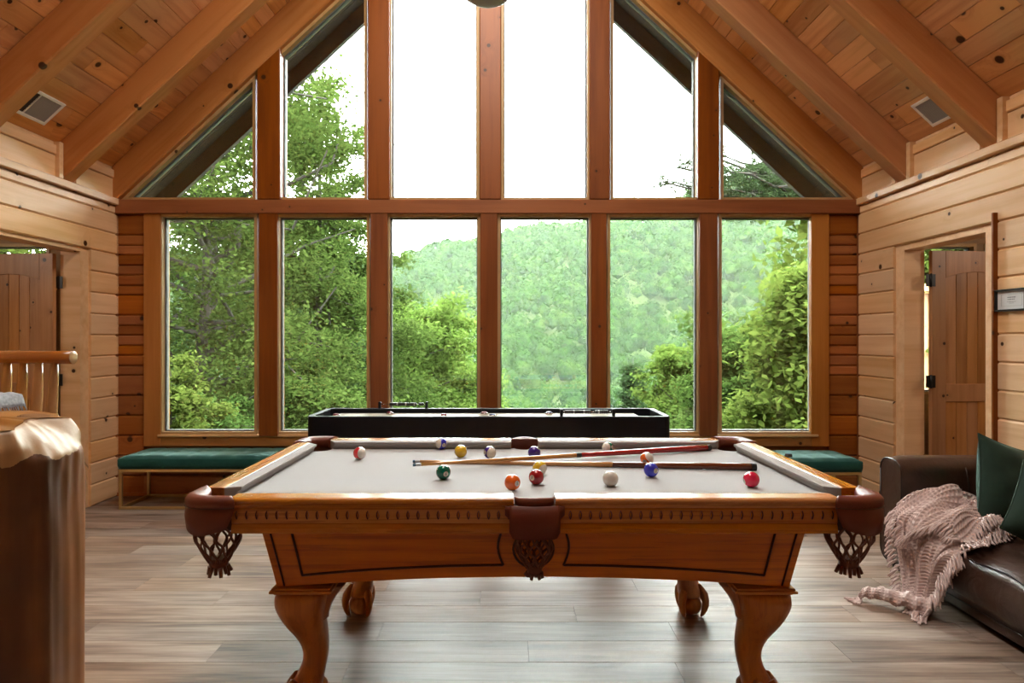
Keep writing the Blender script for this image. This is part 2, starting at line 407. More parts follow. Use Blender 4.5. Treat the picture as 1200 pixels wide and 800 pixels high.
def doorway(n, xw, sgn, y0, y1, zt, y_hinge_far=True):
    """casing, jambs and an open arched panel door swung away from the room"""
    root = empty('door_%d' % n, (xw, (y0 + y1) / 2, 0)); tag(root, kind='structure')
    def put(o): o.matrix_parent_inverse = Matrix.Translation(-Vector(root.location)); o.parent = root; return o
    s = sgn; xi = xw + s * 0.022; xf = xi + s * 0.020
    ca, cb = min(xw, xf), max(xw, xf)
    put(bx('casing', M['trim_z'], None, ca, cb, y1, y1 + 0.10, 0, zt, 0.003))
    put(bx('casing', M['trim_z'], None, ca, cb, y0 - 0.10, y0, 0, zt, 0.003))
    put(bx('header', M['trim_y'], None, ca, cb, y0 - 0.10, y1 + 0.11, zt, zt + 0.11, 0.003))
    ja, jb = min(xi, xw - s * 0.155), max(xi, xw - s * 0.155)
    put(bx('jamb', M['door'], None, ja, jb, y1 - 0.022, y1, 0, zt, 0.001))
    put(bx('jamb', M['door'], None, ja, jb, y0, y0 + 0.022, 0, zt, 0.001))
    put(bx('jamb_head', M['trim_y'], None, ja, jb, y0, y1, zt - 0.022, zt, 0.001))
    xs = xw - s * 0.085
    put(bx('door_stop', M['door'], None, min(xs, xs - s * 0.03), max(xs, xs - s * 0.03), y1 - 0.037, y1 - 0.022, 0, zt - 0.02))
    # the door leaf, hinged on the far jamb at the side-room edge, swung ~95 deg
    leaf = empty('door_leaf', (0, 0, 0))
    hx, hy = xw - s * 0.165, y1 - 0.03
    ang = math.radians(-6) if s < 0 else math.radians(180 + 6)
    leaf.parent = root; leaf.location = (hx - xw, hy - (y0 + y1) / 2, 0.01); leaf.rotation_euler = (0, 0, -ang if s < 0 else ang - 2 * math.radians(6) + 0 * 1)
    # local: x from the hinge outwards, y = thickness, z up
    Wd, Hd, T = 0.76, 1.955, 0.035
    d = MB()
    st = 0.11
    arch = lambda x: 1.80 - 0.05 * ((x - Wd / 2) / (Wd / 2 - st)) ** 2
    # stiles and rails
    def dp(name, m): o = m.build(name, M['door'], leaf, None, 0.002, 1); return o
    for x0 in (0.01, Wd - st):
        d = MB(); d.box(x0, x0 + st, -T / 2, T / 2, 0, Hd); dp('stile', d)
    d = MB(); d.box(st + 0.01, Wd - st, -T / 2, T / 2, 0, 0.2); dp('bottom_rail', d)
    d = MB(); d.box(st + 0.01, Wd - st, -T / 2, T / 2, 0.84, 0.97); dp('lock_rail', d)
    d = MB(); N = 12; xs_ = [st + 0.01 + (Wd - 2 * st - 0.01) * i / N for i in range(N + 1)]
    poly = [(x, arch(x)) for x in xs_] + [(Wd - st, Hd), (st + 0.01, Hd)]
    d.prism(poly, (0, -T / 2, 0), (0, T / 2, 0), (1, 0, 0), (0, 0, 1)); dp('top_rail', d)
    npn = 6
    for i in range(npn):
        x0 = st + 0.012 + (Wd - 2 * st - 0.014) * i / npn; x1 = st + 0.012 + (Wd - 2 * st - 0.014) * (i + 1) / npn - 0.003
        d = MB(); d.box(x0, x1, -0.010, 0.010, 0.96, 1.81); dp('panel_board', d)
        d = MB(); d.box(x0, x1, -0.010, 0.010, 0.19, 0.85); dp('panel_board', d)
    for z in (0.22, 1.0, 1.72) if False else (0.25, 0.99, 1.735):
        h = MB(); h.box(-0.040, 0.035, -T / 2 - 0.004, -T / 2 + 0.0, z - 0.045, z + 0.045); h.tube([(-0.003, -T / 2 - 0.006, z - 0.05), (-0.003, -T / 2 - 0.006, z + 0.05)], 0.007, 8)
        h.build('hinge', M['iron'], leaf, None, 0.0)
    return root
door1 = doorway(1, XL, 1, 4.145, 4.943, 1.988)
door2 = doorway(2, XR, -1, 3.976, 4.79, 1.973)

# strip beside the right doorway's near casing, coloured dark for its shaded face
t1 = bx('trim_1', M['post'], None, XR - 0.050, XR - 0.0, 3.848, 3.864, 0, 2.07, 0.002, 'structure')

# ---------------------------------------------------------------- the window wall
wb = MB()
zs, zt0, zt1 = 0.0, Z(251, D), Z(235, D)
xo0, xo1 = X(187, D), X(957, D)          # glazed opening
wb.box(XL, xo0, D + 0.02, D + 0.16, 0, zt0 + 0.05); wb.box(xo1, XR, D + 0.02, D + 0.16, 0, zt0 + 0.05)
wb.box(xo0, xo1, D + 0.02, D + 0.16, 0, Z(513, D))
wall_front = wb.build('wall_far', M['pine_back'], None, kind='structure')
# log siding courses left and right of the window, and below it
z = 0.0; i = 0
while z < zt0 - 0.02:
    h = min(BH, zt0 - z)
    split = (i % 2 == 0 and i > 4) or i in (7, 11)
    parts_ = [(z, h)] if not split else [(z, h * 0.48), (z + h * 0.48, h * 0.52)]
    for zz, hh in parts_:
        for a, b in ((XL, X(169, D)), (X(971, D), XR)):
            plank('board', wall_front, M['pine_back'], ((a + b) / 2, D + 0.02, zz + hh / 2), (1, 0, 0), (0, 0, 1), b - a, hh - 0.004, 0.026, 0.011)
    if z + h < Z(523, D) + 0.05:
        cuts = [X(169, D), -1.2 + 0.5 * (i % 3), 0.7 + 0.4 * (i % 2), X(971, D)]
        for a, b in zip(cuts[:-1], cuts[1:]):
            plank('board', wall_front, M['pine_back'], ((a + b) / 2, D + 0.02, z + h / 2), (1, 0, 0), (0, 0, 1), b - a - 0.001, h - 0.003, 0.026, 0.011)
    z += BH; i += 1
def struct(name, mat, x0, x1, y0, y1, z0, z1, bevel=0.004): return bx(name, mat, None, x0, x1, y0, y1, z0, z1, bevel, 'structure')
nt = [2]
def trim(mat, *a, bevel=0.004):
    o = struct('trim_%d' % nt[0], mat, *a, bevel=bevel); nt[0] += 1; return o
yf = D - 0.022
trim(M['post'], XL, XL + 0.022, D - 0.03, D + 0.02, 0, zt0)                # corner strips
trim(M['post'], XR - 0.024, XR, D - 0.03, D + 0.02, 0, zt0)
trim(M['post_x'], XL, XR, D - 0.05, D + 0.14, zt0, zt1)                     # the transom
trim(M['casing'], X(168, yf), X(188, yf), yf, D + 0.03, Z(523, yf), zt0)        # side casings
trim(M['casing'], X(951, yf), X(972, yf), yf, D + 0.03, Z(523, yf), zt0)
trim(M['casing_x'], X(188, yf), X(951, yf), yf, D + 0.03, Z(523, yf), Z(511, yf))    # apron board
trim(M['trim_x'], X(187, D), X(957, D), D - 0.035, D + 0.13, Z(511, D) , Z(508.5, D), bevel=0.002)  # sill
yp = D - 0.045
low = [(303, 325), (434, 454), (563, 583), (693, 711), (820, 841)]
up = [(301, 328), (431, 456), (562, 587), (691, 715), (818, 843)]
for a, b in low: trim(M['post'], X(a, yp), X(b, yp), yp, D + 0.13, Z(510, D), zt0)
def rake_low(x): return zc(x) - 0.31
yq = D - 0.055
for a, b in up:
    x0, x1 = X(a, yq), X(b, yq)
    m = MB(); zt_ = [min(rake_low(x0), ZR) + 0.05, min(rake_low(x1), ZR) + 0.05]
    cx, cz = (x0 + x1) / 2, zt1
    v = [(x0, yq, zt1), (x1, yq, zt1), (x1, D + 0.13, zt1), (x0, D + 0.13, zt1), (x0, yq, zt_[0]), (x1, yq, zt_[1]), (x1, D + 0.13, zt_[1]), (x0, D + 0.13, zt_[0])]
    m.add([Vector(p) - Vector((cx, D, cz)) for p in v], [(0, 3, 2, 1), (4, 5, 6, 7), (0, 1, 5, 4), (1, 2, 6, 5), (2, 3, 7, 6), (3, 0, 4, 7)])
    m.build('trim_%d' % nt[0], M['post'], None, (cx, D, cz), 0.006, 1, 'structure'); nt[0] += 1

def window(n, poly, glass, ydepth=D + 0.06):
    """poly: outline (x,z) of the opening, counter-clockwise; frame strips along each side plus a pane"""
    cx = sum(p[0] for p in poly) / len(poly); cz = sum(p[1] for p in poly) / len(poly)
    root = empty('window_%d' % n, (cx, ydepth, cz)); tag(root, kind='structure')
    c = Vector((cx, 0, cz)); k = len(poly)
    def inset(d):
        out = []
        for i in range(k):
            p0, p1, p2 = [Vector((poly[(i + j) % k][0], poly[(i + j) % k][1])) for j in (-1, 0, 1)]
            e1 = (p1 - p0).normalized(); e2 = (p2 - p1).normalized()
            n1 = Vector((-e1.y, e1.x)); n2 = Vector((-e2.y, e2.x))
            b = (n1 + n2); b = b / max(b.dot(n1), 0.2)
            out.append(p1 + b * d)
        return out
    P0, P1, P2, P3 = inset(0.0), inset(0.024), inset(0.033), inset(0.045)
    def strip(name, A, B, ya, yb, mat):
        for i in range(k):
            j = (i + 1) % k; m = MB(); v = []
            for yy in (ya, yb):
                for q in (A[i], A[j], B[j], B[i]): v.append((q.x - cx, yy - ydepth, q.y - cz))
            m.add(v, [(0, 1, 2, 3), (4, 7, 6, 5), (0, 4, 5, 1), (1, 5, 6, 2), (2, 6, 7, 3), (3, 7, 4, 0)])
            m.build(name, mat, root)
    strip('frame_strip', P0, P1, D - 0.012, ydepth + 0.05, M['frame_wood'])
    strip('glazing_seal', P1, P2, ydepth - 0.02, ydepth + 0.03, M['gasket'])
    m = MB(); v = [(q.x - cx, -0.003, q.y - cz) for q in P1] + [(q.x - cx, 0.003, q.y - cz) for q in P1]
    m.add(v, [tuple(range(k)), tuple(range(k, 2 * k))[::-1]] + [(i, (i + 1) % k, k + (i + 1) % k, k + i) for i in range(k)])
    m.build('pane', glass, root)
    return root
M['frame_wood'] = wood('light_window_jamb', (0.50, 0.33, 0.16), (0.42, 0.25, 0.10), knots=0.05, axis='Z', var=0.03)
ex_ = [xo0] + [v for a, b in low for v in (X(a, D + 0.02), X(b, D + 0.02))] + [xo1]
wn = 1
for i in range(0, 12, 2):
    a, b = ex_[i], ex_[i + 1]
    window(wn, [(a, Z(509, D)), (b, Z(509, D)), (b, zt0), (a, zt0)], M['glass']); wn += 1
# upper row: polygons under the rake
ue = [XL + 0.1] + [v for a, b in up for v in (X(a, D + 0.02), X(b, D + 0.02))] + [XR - 0.1]
def xat(zv, side):    # x where the rake's lower edge is at height zv
    w_ = HW - (zv + 0.31 - ZW) / MS
    return XC - w_ if side < 0 else XC + w_
for i in range(0, 12, 2):
    a, b = ue[i], ue[i + 1]
    if i == 0: poly = [(xat(zt1, -1), zt1), (b, zt1), (b, rake_low(b))]
    elif i == 10: poly = [(a, zt1), (xat(zt1, 1), zt1), (a, rake_low(a))]
    else: poly = [(a, zt1), (b, zt1), (b, rake_low(b)), (a, rake_low(a))]
    window(wn, poly, M['glass_dusty'] if i in (0, 2, 8, 10) else M['glass']); wn += 1

# ---------------------------------------------------------------- roof: ceiling planks, rafters, soffit
SL = math.sqrt(1 + MS * MS); cs, sn = 1 / SL, MS / SL
for side, s in (('left', -1), ('right', 1)):
    eave = Vector((XL if s < 0 else XR, 0, ZW)); upv = Vector((-s * cs, 0, sn)); nin = Vector((s * -sn * 1.0, 0, -cs))   # inward (down) normal
    nin = Vector((-s * sn, 0, -cs))
    Ls = HW / cs
    rd = MB(); o0 = eave - nin * 0.012 - upv * 0.5; o1 = eave - nin * 0.012 + upv * (Ls)
    v = []
    for yy in (YB, D + 0.12):
        for q in (o0, o1, o1 - nin * 0.15, o0 - nin * 0.15): v.append((q.x, yy, q.z))
    rd.add(v, [(0, 1, 2, 3), (4, 7, 6, 5), (0, 4, 5, 1), (1, 5, 6, 2), (2, 6, 7, 3), (3, 7, 4, 0)])
    roof = rd.build('ceiling_' + side, M['ceil'], None, kind='structure')
    pw = 0.142; k = 0; u = 0.0
    while u < Ls - 0.02:
        w_ = min(pw, Ls - u)
        c = eave + upv * (u + w_ / 2)
        # visible length of this course
        cuts = [1.0, 2.6 + 1.1 * ((k * 5) % 4) / 3, 3.9 + 0.9 * ((k * 3) % 5) / 4, D] if u < 3.0 else [1.0, 3.0 + (k % 3) * 0.5, D]
        for y0, y1 in zip(cuts[:-1], cuts[1:]):
            if y1 - y0 < 0.05: continue
            # ex x ey must point inward
            exv = Vector((0, 1, 0)); eyv = upv
            if exv.cross(eyv).dot(nin) < 0: exv = -exv
            plank('plank', roof, M['ceil'], (c.x - nin.x * 0.012, (y0 + y1) / 2, c.z - nin.z * 0.012), exv, eyv, y1 - y0 - 0.002, w_ - 0.002, 0.012, 0.004)
        u += pw; k += 1
    # rafters
    def rafter(name, y0, y1, th, mat=M['beam'], u0=0.0, kind=True, parent=None, z_off=0.0):
        m = MB(); L = Ls
        a0 = Vector((eave.x, 0, ZW + z_off)); a1 = Vector((XC, 0, ZR + z_off))
        mid = (a0 + a1) / 2; R = Matrix((-upv * s if False else upv, Vector((0, 1, 0)), upv.cross(Vector((0, 1, 0))))).transposed()
        pts = [a0, a1, a1 - Vector((0, 0, th)), a0 - Vector((0, 0, th))]
        Ri = R.transposed(); v = []
        for yy in (y0, y1):
            for q in pts: v.append(Ri @ (Vector((q.x, yy, q.z)) - Vector((mid.x, (y0 + y1) / 2, mid.z))))
        m.add(v, [(0, 1, 2, 3), (4, 7, 6, 5), (0, 4, 5, 1), (1, 5, 6, 2), (2, 6, 7, 3), (3, 7, 4, 0)])
        o = m.build(name, mat, None, None, 0.008, 1)
        o.matrix_local = Matrix.Translation((mid.x, (y0 + y1) / 2, mid.z)) @ R.to_4x4()
        if kind: o['kind'] = 'structure'
        return o
    rafter('trim_%d' % nt[0], D - 0.065, D + 0.14, 0.31); nt[0] += 1
    for yr in (4.70, 3.83, 2.96, 2.09):
        tag(rafter('rafter', yr, yr + 0.13, 0.285), kind='structure')
        for q in (yr - 0.05, yr + 0.13):
            b_ = bx('blocking', M['pine'], None, min(eave.x, eave.x - s * 0.045), max(eave.x, eave.x - s * 0.045), q + 0.004, q + 0.046, 2.48, ZW, 0.002, 'structure')
    # outside overhang beyond the glass
    ov = MB(); v = []
    for yy in (D + 0.12, 6.30):
        for q in (o0 + nin * -0.05, o1 + nin * -0.05, o1 - nin * 0.15, o0 - nin * 0.15): v.append((q.x, yy, q.z))
    ov.add(v, [(0, 1, 2, 3), (4, 7, 6, 5), (0, 4, 5, 1), (1, 5, 6, 2), (2, 6, 7, 3), (3, 7, 4, 0)])
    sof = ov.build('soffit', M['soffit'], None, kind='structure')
    y_ = D + 0.15
    # soffit boards run down the slope
    while y_ < 6.22:
        q = (o0 + o1) / 2 + nin * -0.05
        exv, eyv = upv, Vector((0, 1, 0))
        if exv.cross(eyv).dot(nin) < 0: exv = -upv
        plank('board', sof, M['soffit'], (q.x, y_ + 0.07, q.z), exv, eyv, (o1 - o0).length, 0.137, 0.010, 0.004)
        y_ += 0.14
    f = MB(); v = []
    for yy in (6.25, 6.30):
        for q in (o0 + nin * 0.10, o1 + nin * 0.10, o1 - nin * 0.16, o0 - nin * 0.16): v.append((q.x, yy, q.z))
    f.add(v, [(0, 1, 2, 3), (4, 7, 6, 5), (0, 4, 5, 1), (1, 5, 6, 2), (2, 6, 7, 3), (3, 7, 4, 0)])
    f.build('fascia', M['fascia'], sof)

# wall behind the camera, closing the room
rw = MB(); rw.box(XL - 0.15, XR + 0.15, YB - 0.15, YB, 0, 5.9)
rw.build('wall_rear', M['pine'], None, kind='structure')

# side rooms behind the doorways: floor, back wall with a window, outer wall, ceiling
for side, s, wx0, wx1, gx in (('left', -1, -4.95, -3.83, None), ('right', 1, 3.36, 3.92, 4.0)):
    xi = XL - 0.15 if s < 0 else XR + 0.15; xo = xi + s * 2.6
    a, b = min(xi, xo), max(xi, xo)
    m = MB(); m.box(a, b, 3.0, D + 0.14, -0.1, 0); m.build('floor_' + side + '_room', M['floor'], None, kind='structure')
    m = MB(); m.box(a, b, 3.0, D + 0.14, 2.45, 2.55); m.build('ceiling_' + side + '_room', M['dark_room'], None, kind='structure')
    m = MB(); m.box(a - (0.1 if s < 0 else -0.0), b + (0.1 if s > 0 else 0), 2.9, 3.0, 0, 2.5); m.box(xo, xo + s * 0.1, 3.0, D + 0.14, 0, 2.5) if s > 0 else m.box(xo - 0.1, xo, 3.0, D + 0.14, 0, 2.5)
    wxa, wxb = (wx0, wx1) if s < 0 else (wx0, 4.6)
    m.box(a, wxa, D, D + 0.14, 0, 2.45); m.box(wxb, b, D, D + 0.14, 0, 2.45); m.box(wxa, wxb, D, D + 0.14, 0, 0.85); m.box(wxa, wxb, D, D + 0.14, 2.11, 2.45)
    m.build('wall_' + side + '_room', M['dark_room'], None, kind='structure')
    if s < 0: window(wn, [(wxa, 0.85), (wxb, 0.85), (wxb, 2.11), (wxa, 2.11)], M['glass']); wn += 1
    else:
        window(wn, [(wxa, 0.85), (3.93, 0.85), (3.93, 2.11), (wxa, 2.11)], M['glass']); wn += 1
        struct('trim_%d' % nt[0], M['dark_room'], 3.93, 4.0, D, D + 0.1, 0.85, 2.11); nt[0] += 1
        window(wn, [(4.0, 0.85), (wxb, 0.85), (wxb, 2.11), (4.0, 2.11)], M['glass']); wn += 1
# baseboards
bx('baseboard_far', M['pine_back'], None, XL, XR, D - 0.022, D - 0.004, 0, 0.03, 0.002, 'structure')

for sd_, s_ in (('left', -1), ('right', 1)):
    l = bpy.data.lights.new('side_room_fill', 'POINT'); l.energy = 14; l.shadow_soft_size = 0.12; l.color = (1, 0.9, 0.76)  # added fill light that brightens the room beyond the doorway
    o = bpy.data.objects.new('side_room_fill', l); COL.objects.link(o); o.location = ((XL - 1.5) if s_ < 0 else (XR + 1.5), 3.7, 2.2)
# ---------------------------------------------------------------- the land outside: hillside, forest, single trees
def leaf_mat(name, c1, c2, trans=0.5):
    t = NT(name); t.n.remove(t.b)
    geo = t.node('ShaderNodeNewGeometry'); oi = t.node('ShaderNodeObjectInfo'); tc = t.node('ShaderNodeTexCoord')
    n = t.node('ShaderNodeTexNoise'); n.inputs['Scale'].default_value = 0.6; n.inputs['Detail'].default_value = 3; t.link(geo.outputs['Position'], n.inputs['Vector'])
    r = geo.outputs['Random Per Island']
    f = t.math('ADD', t.math('MULTIPLY', n.outputs[0], 0.6), t.math('MULTIPLY', r, 0.45))
    c = t.ramp(f, [(0.2, c1), (0.85, c2)])
    hsv = t.node('ShaderNodeHueSaturation'); t.link(c, hsv.inputs['Color']); t.link(t.math('MULTIPLY_ADD', oi.outputs['Random'], 0.5, 0.78), hsv.inputs['Value'])
    t.link(t.math('MULTIPLY_ADD', t.math('FRACT', t.math('MULTIPLY', oi.outputs['Random'], 7.7)), 0.03, 0.485), hsv.inputs['Hue'])
    d = t.node('ShaderNodeBsdfDiffuse'); tr = t.node('ShaderNodeBsdfTranslucent'); t.link(hsv.outputs[0], d.inputs[0]); t.link(hsv.outputs[0], tr.inputs[0])
    mx = t.node('ShaderNodeMixShader'); mx.inputs[0].default_value = trans; t.link(d.outputs[0], mx.inputs[1]); t.link(tr.outputs[0], mx.inputs[2])
    t.link(mx.outputs[0], t.out.inputs[0]); return t.m
M['leaf'] = leaf_mat('broadleaf_foliage', (0.0230, 0.0486, 0.0096), (0.0768, 0.1146, 0.0288))
M['leaf_bright'] = leaf_mat('young_bright_foliage', (0.0397, 0.0717, 0.0115), (0.1005, 0.1395, 0.0320))
M['leaf_dark'] = leaf_mat('deep_green_foliage', (0.0134, 0.0301, 0.0102), (0.0365, 0.0634, 0.0243))
M['needle'] = leaf_mat('pine_needles', (0.0179, 0.0333, 0.0134), (0.0390, 0.0602, 0.0275), 0.3)
M['bark'] = plain('grey_brown_bark', (0.022, 0.018, 0.014), 0.9, noise=0.4, nscale=12, bump=0.4)
def forest_mat():
    t = NT('distant_forest_canopy'); geo = t.node('ShaderNodeNewGeometry')
    n = t.node('ShaderNodeTexNoise'); n.inputs['Scale'].default_value = 0.16; n.inputs['Detail'].default_value = 3; n.inputs['Roughness'].default_value = 0.6; t.link(geo.outputs['Position'], n.inputs['Vector'])
    r = geo.outputs['Random Per Island']
    f = t.math('ADD', t.math('MULTIPLY', n.outputs[0], 0.9), t.math('MULTIPLY', r, 0.18))
    c = t.ramp(f, [(0.32, (0.008, 0.023, 0.006)), (0.55, (0.025, 0.060, 0.011)), (0.78, (0.058, 0.100, 0.018))])
    t.n.remove(t.b); d = t.node('ShaderNodeBsdfDiffuse'); tr = t.node('ShaderNodeBsdfTranslucent'); t.link(c, d.inputs[0]); t.link(c, tr.inputs[0])
    mx = t.node('ShaderNodeMixShader'); mx.inputs[0].default_value = 0.35; t.link(d.outputs[0], mx.inputs[1]); t.link(tr.outputs[0], mx.inputs[2]); t.link(mx.outputs[0], t.out.inputs[0]); return t.m
M['forest'] = forest_mat()
M['earth'] = plain('forest_floor', (0.07, 0.10, 0.035), 1.0, noise=0.4, nscale=0.3, spec=0.0)

rs = np.random.RandomState(11)
pxs = [-900, 190, 455, 490, 520, 560, 583, 620, 690, 770, 820, 870, 1000, 1200, 2200]
pys = [280, 300, 301, 288, 283, 283, 278, 266, 258, 240, 218, 200, 176, 160, 190]
yk = [-60, 6, 16, 40, 90, 180, 430, 520, 900]
def ground(x, y):
    x = np.asarray(x, float); y = np.asarray(y, float)
    ys = np.maximum(y, 20.0)
    px = VX + FPX * x / ys
    rp = np.interp(px, pxs, pys)
    zr = HC - (rp - HY) * 430 / FPX - 9.0
    base = np.interp(y, [-60, 6, 16, 40, 90, 180], [-1.5, -3.0, -7.0, -17.0, -27.0, -25.0])
    f = np.clip((y - 180) / 250, 0, 1); f = f ** 1.05
    z = np.where(y > 180, -25 + (zr + 25) * f, base)
    z = np.where(y > 430, zr - (y - 430) * 0.10, z)
    amp = np.clip((y - 60) / 160, 0, 1) * (1 - 0.75 * np.clip((y - 330) / 100, 0, 1))
    z = z + amp * (6 * np.sin(x * 0.030 + y * 0.018) + 4.5 * np.sin(x * 0.061 - y * 0.027 + 1.3) + 2.5 * np.sin(x * 0.11 + y * 0.09))
    return z
gy = np.concatenate([np.linspace(-40, 60, 26), np.linspace(66, 520, 90), np.linspace(560, 900, 8)])
gu = np.linspace(-1.6, 1.6, 121)
V = []
for yy in gy:
    xx = gu * (max(yy, 0) + 60)
    V.append(np.stack([xx, np.full_like(xx, yy), ground(xx, np.full_like(xx, yy))], 1))
V = np.concatenate(V); nu = len(gu)
i_, j_ = np.meshgrid(np.arange(len(gy) - 1), np.arange(nu - 1), indexing='ij'); a = (i_ * nu + j_).ravel()
F = np.stack([a, a + 1, a + nu + 1, a + nu], 1)
# keep the ground clear of the house floor
V[:, 2] = np.minimum(V[:, 2], np.where((V[:, 1] < 8), -1.2, 1e3))
tag(link('hillside', np_mesh('hillside', V, F, M['earth'], True)), kind='structure')

# canopy of the distant forest: crowns of leaf sprays round a dark heart, one mass
def ico(sub_):
    bm = bmesh.new(); bmesh.ops.create_icosphere(bm, subdivisions=sub_, radius=1); v = np.array([p.co[:] for p in bm.verts]); f = np.array([[q.index for q in t_.verts] for t_ in bm.faces]); bm.free(); return v, f
def crowns(name, items, nc, cs_, mat, seed):
    r_ = np.random.RandomState(seed); iv, if_ = ico(2 if nc > 200 else 1); VV = []; n = 0
    for (x, y, z, rx, rz) in items:
        k = int(nc); d = r_.normal(size=(k, 3)); d[:, 2] = np.abs(d[:, 2]) * 1.1 - 0.35; d /= np.linalg.norm(d, axis=1)[:, None]
        lump = 1 + 0.16 * np.sin(d @ (r_.rand(3) * 7) + r_.rand() * 6) + 0.10 * np.sin(d @ (r_.rand(3) * 13) + r_.rand() * 6)
        c = d * (lump * (0.86 + 0.2 * r_.rand(k)))[:, None] * np.array([rx, rx, rz]) + np.array([x, y, z])
        nrm = d + r_.normal(size=(k, 3)) * 0.35; nrm /= np.linalg.norm(nrm, axis=1)[:, None]
        a = np.cross(nrm, r_.normal(size=(k, 3))); a /= np.linalg.norm(a, axis=1)[:, None]; b = np.cross(nrm, a)
        s = cs_ * rx * (0.55 + 0.9 * r_.rand(k))[:, None]
        VV.append(np.stack([c - a * s, c - b * s * 0.8, c + a * s, c + b * s * 0.8], 1).reshape(-1, 3))
        # the crown's solid heart, quads collapsed to triangles
        w = iv * (0.78 + (r_.rand(len(iv), 1) - .5) * 0.2) * np.array([rx, rx, rz]) + np.array([x, y, z])
        tri = w[if_]; VV.append(np.concatenate([tri, (tri[:, 2:3] + tri[:, 0:1]) / 2], 1).reshape(-1, 3))
    V = np.concatenate(VV); F = np.arange(len(V)).reshape(-1, 4)
    return np_mesh(name, V, F, mat, False)
items = []; n_try = 0
cell = {}
while len(items) < 7000 and n_try < 90000:
    n_try += 1
    yy = 95 + 350 * rs.rand() ** 0.75; u = -0.58 + 1.16 * rs.rand(); xx = u * yy
    r = (2.7 + 2.0 * rs.rand()) * (0.85 if yy < 200 else 1.0)
    key = (int(xx // 4.9), int(yy // 6.2))
    if key in cell: continue
    cell[key] = 1
    z = float(ground(xx, yy)); h = 7 + 4.0 * rs.rand()
    items.append((xx, yy, z + h - r * 0.6, r, r * (0.9 + 0.35 * rs.rand())))
near_i = [q for q in items if q[1] < 230]; far_i = [q for q in items if q[1] >= 230]
tag(link('distant_forest', crowns('distant_forest', far_i, 90, 0.15, M['forest'], 3)), 'dense hazy green forest covering the far hillside', 'forest', kind='stuff')
tag(link('valley_forest', crowns('valley_forest', near_i, 330, 0.11, M['forest'], 4)), 'lighter green forest filling the valley below the house', 'forest', kind='stuff')

# leafy trees: trunk and boughs, foliage built of single leaves in sprays
def leaf_cloud(name, centers, n_per, spread, size, mat, seed, aspect=0.55, droop=0.0):
    r_ = np.random.RandomState(seed); C = np.repeat(np.asarray(centers), n_per, 0); n = len(C)
    P_ = C + r_.normal(size=(n, 3)) * np.array([spread, spread, spread * 0.62])
    a = r_.normal(size=(n, 3)); a[:, 2] *= 0.55; a[:, 2] -= droop; a /= np.linalg.norm(a, axis=1)[:, None]
    b = np.cross(a, r_.normal(size=(n, 3)) * np.array([.5, .5, 1.3])); b /= np.linalg.norm(b, axis=1)[:, None] + 1e-9
    s = size * (0.6 + 0.8 * r_.rand(n, 1)); a = a * s; b = b * s * aspect
    V = np.stack([P_ - a, P_ + b * 0.9 - a * 0.1, P_ + a, P_ - b * 0.9 - a * 0.1], 1).reshape(-1, 3)
    F = np.arange(n * 4).reshape(-1, 4)
    return np_mesh(name, V, F, mat)
def bough_points(H, R, r_, n_b, crown0=0.25, shape='round'):
    """trunk path + boughs in local metres; returns trunk path, bough paths, spray centres"""
    tr = [Vector((0, 0, 0))]; 
    for i in range(1, 9):
        tr.append(tr[-1] + Vector((r_.normal() * 0.03 * R, r_.normal() * 0.03 * R, H * 0.92 / 8)))
    bs = []; cs_ = []
    for k in range(n_b):
        f = crown0 + (0.97 - crown0) * (k + r_.rand()) / n_b
        p0 = tr[0].lerp(tr[-1], f); i = min(int(f * 8), 7); p0 = tr[i].lerp(tr[i + 1], f * 8 - i)
        an = k * 2.4 + r_.rand()
        if shape == 'round': rad = R * math.sqrt(max(0.06, 1 - ((f - (crown0 + 1) / 2) / ((1.08 - crown0) / 2)) ** 2)) * (0.8 + 0.35 * r_.rand())
        elif shape == 'cone': rad = R * (1.05 - (f - crown0) / (1 - crown0)) * (0.8 + 0.3 * r_.rand())
        else: rad = R * (0.5 + 0.6 * r_.rand())
        d = Vector((math.cos(an), math.sin(an), 0.28 + 0.35 * r_.rand() if shape != 'cone' else -0.05))
        path = [p0]
        for j in range(1, 5):
            path.append(p0 + d * rad * j / 4 + Vector((r_.normal(), r_.normal(), r_.normal())) * rad * 0.05 * j)
        bs.append(path)
        for j in range(2, 5):
            for q in range(3):
                cs_.append(path[j] + Vector((r_.normal(), r_.normal(), r_.normal() * 0.7)) * rad * 0.17)
        cs_.append(path[1])
    return tr, bs, cs_
def make_tree(name, x, y, zb, H, R, label, mat, seed, n_b=34, n_per=60, size=0.12, crown0=0.25, shape='round', spread=None, trunk_r=0.16, group=None, droop=0.0, lean=(0, 0), aspect=.55):
    r_ = np.random.RandomState(seed)
    root = empty(name, (x, y, zb)); tag(root, label, 'tree', group)
    tr, bs, cs_ = bough_points(H, R, r_, n_b, crown0, shape)
    for L_ in [tr] + bs:
        for p in L_: p.x += lean[0] * p.z / H; p.y += lean[1] * p.z / H
    for p in cs_: p.x += lean[0] * p.z / H; p.y += lean[1] * p.z / H
    m = MB(); m.tube(tr, [trunk_r * (1 - 0.85 * i / 8) for i in range(9)], 8); m.build('trunk', M['bark'], root)
    m = MB()
    for b in bs: m.tube(b, [trunk_r * 0.32 * (1 - 0.8 * i / 4) for i in range(5)], 5, caps=False)
    m.build('branches', M['bark'], root, kind='stuff')
    o = link('foliage', leaf_cloud('foliage', [tuple(p) for p in cs_], n_per, spread or R * 0.11, size, mat, seed + 1, aspect, droop), root)
    o['kind'] = 'stuff'
    return root
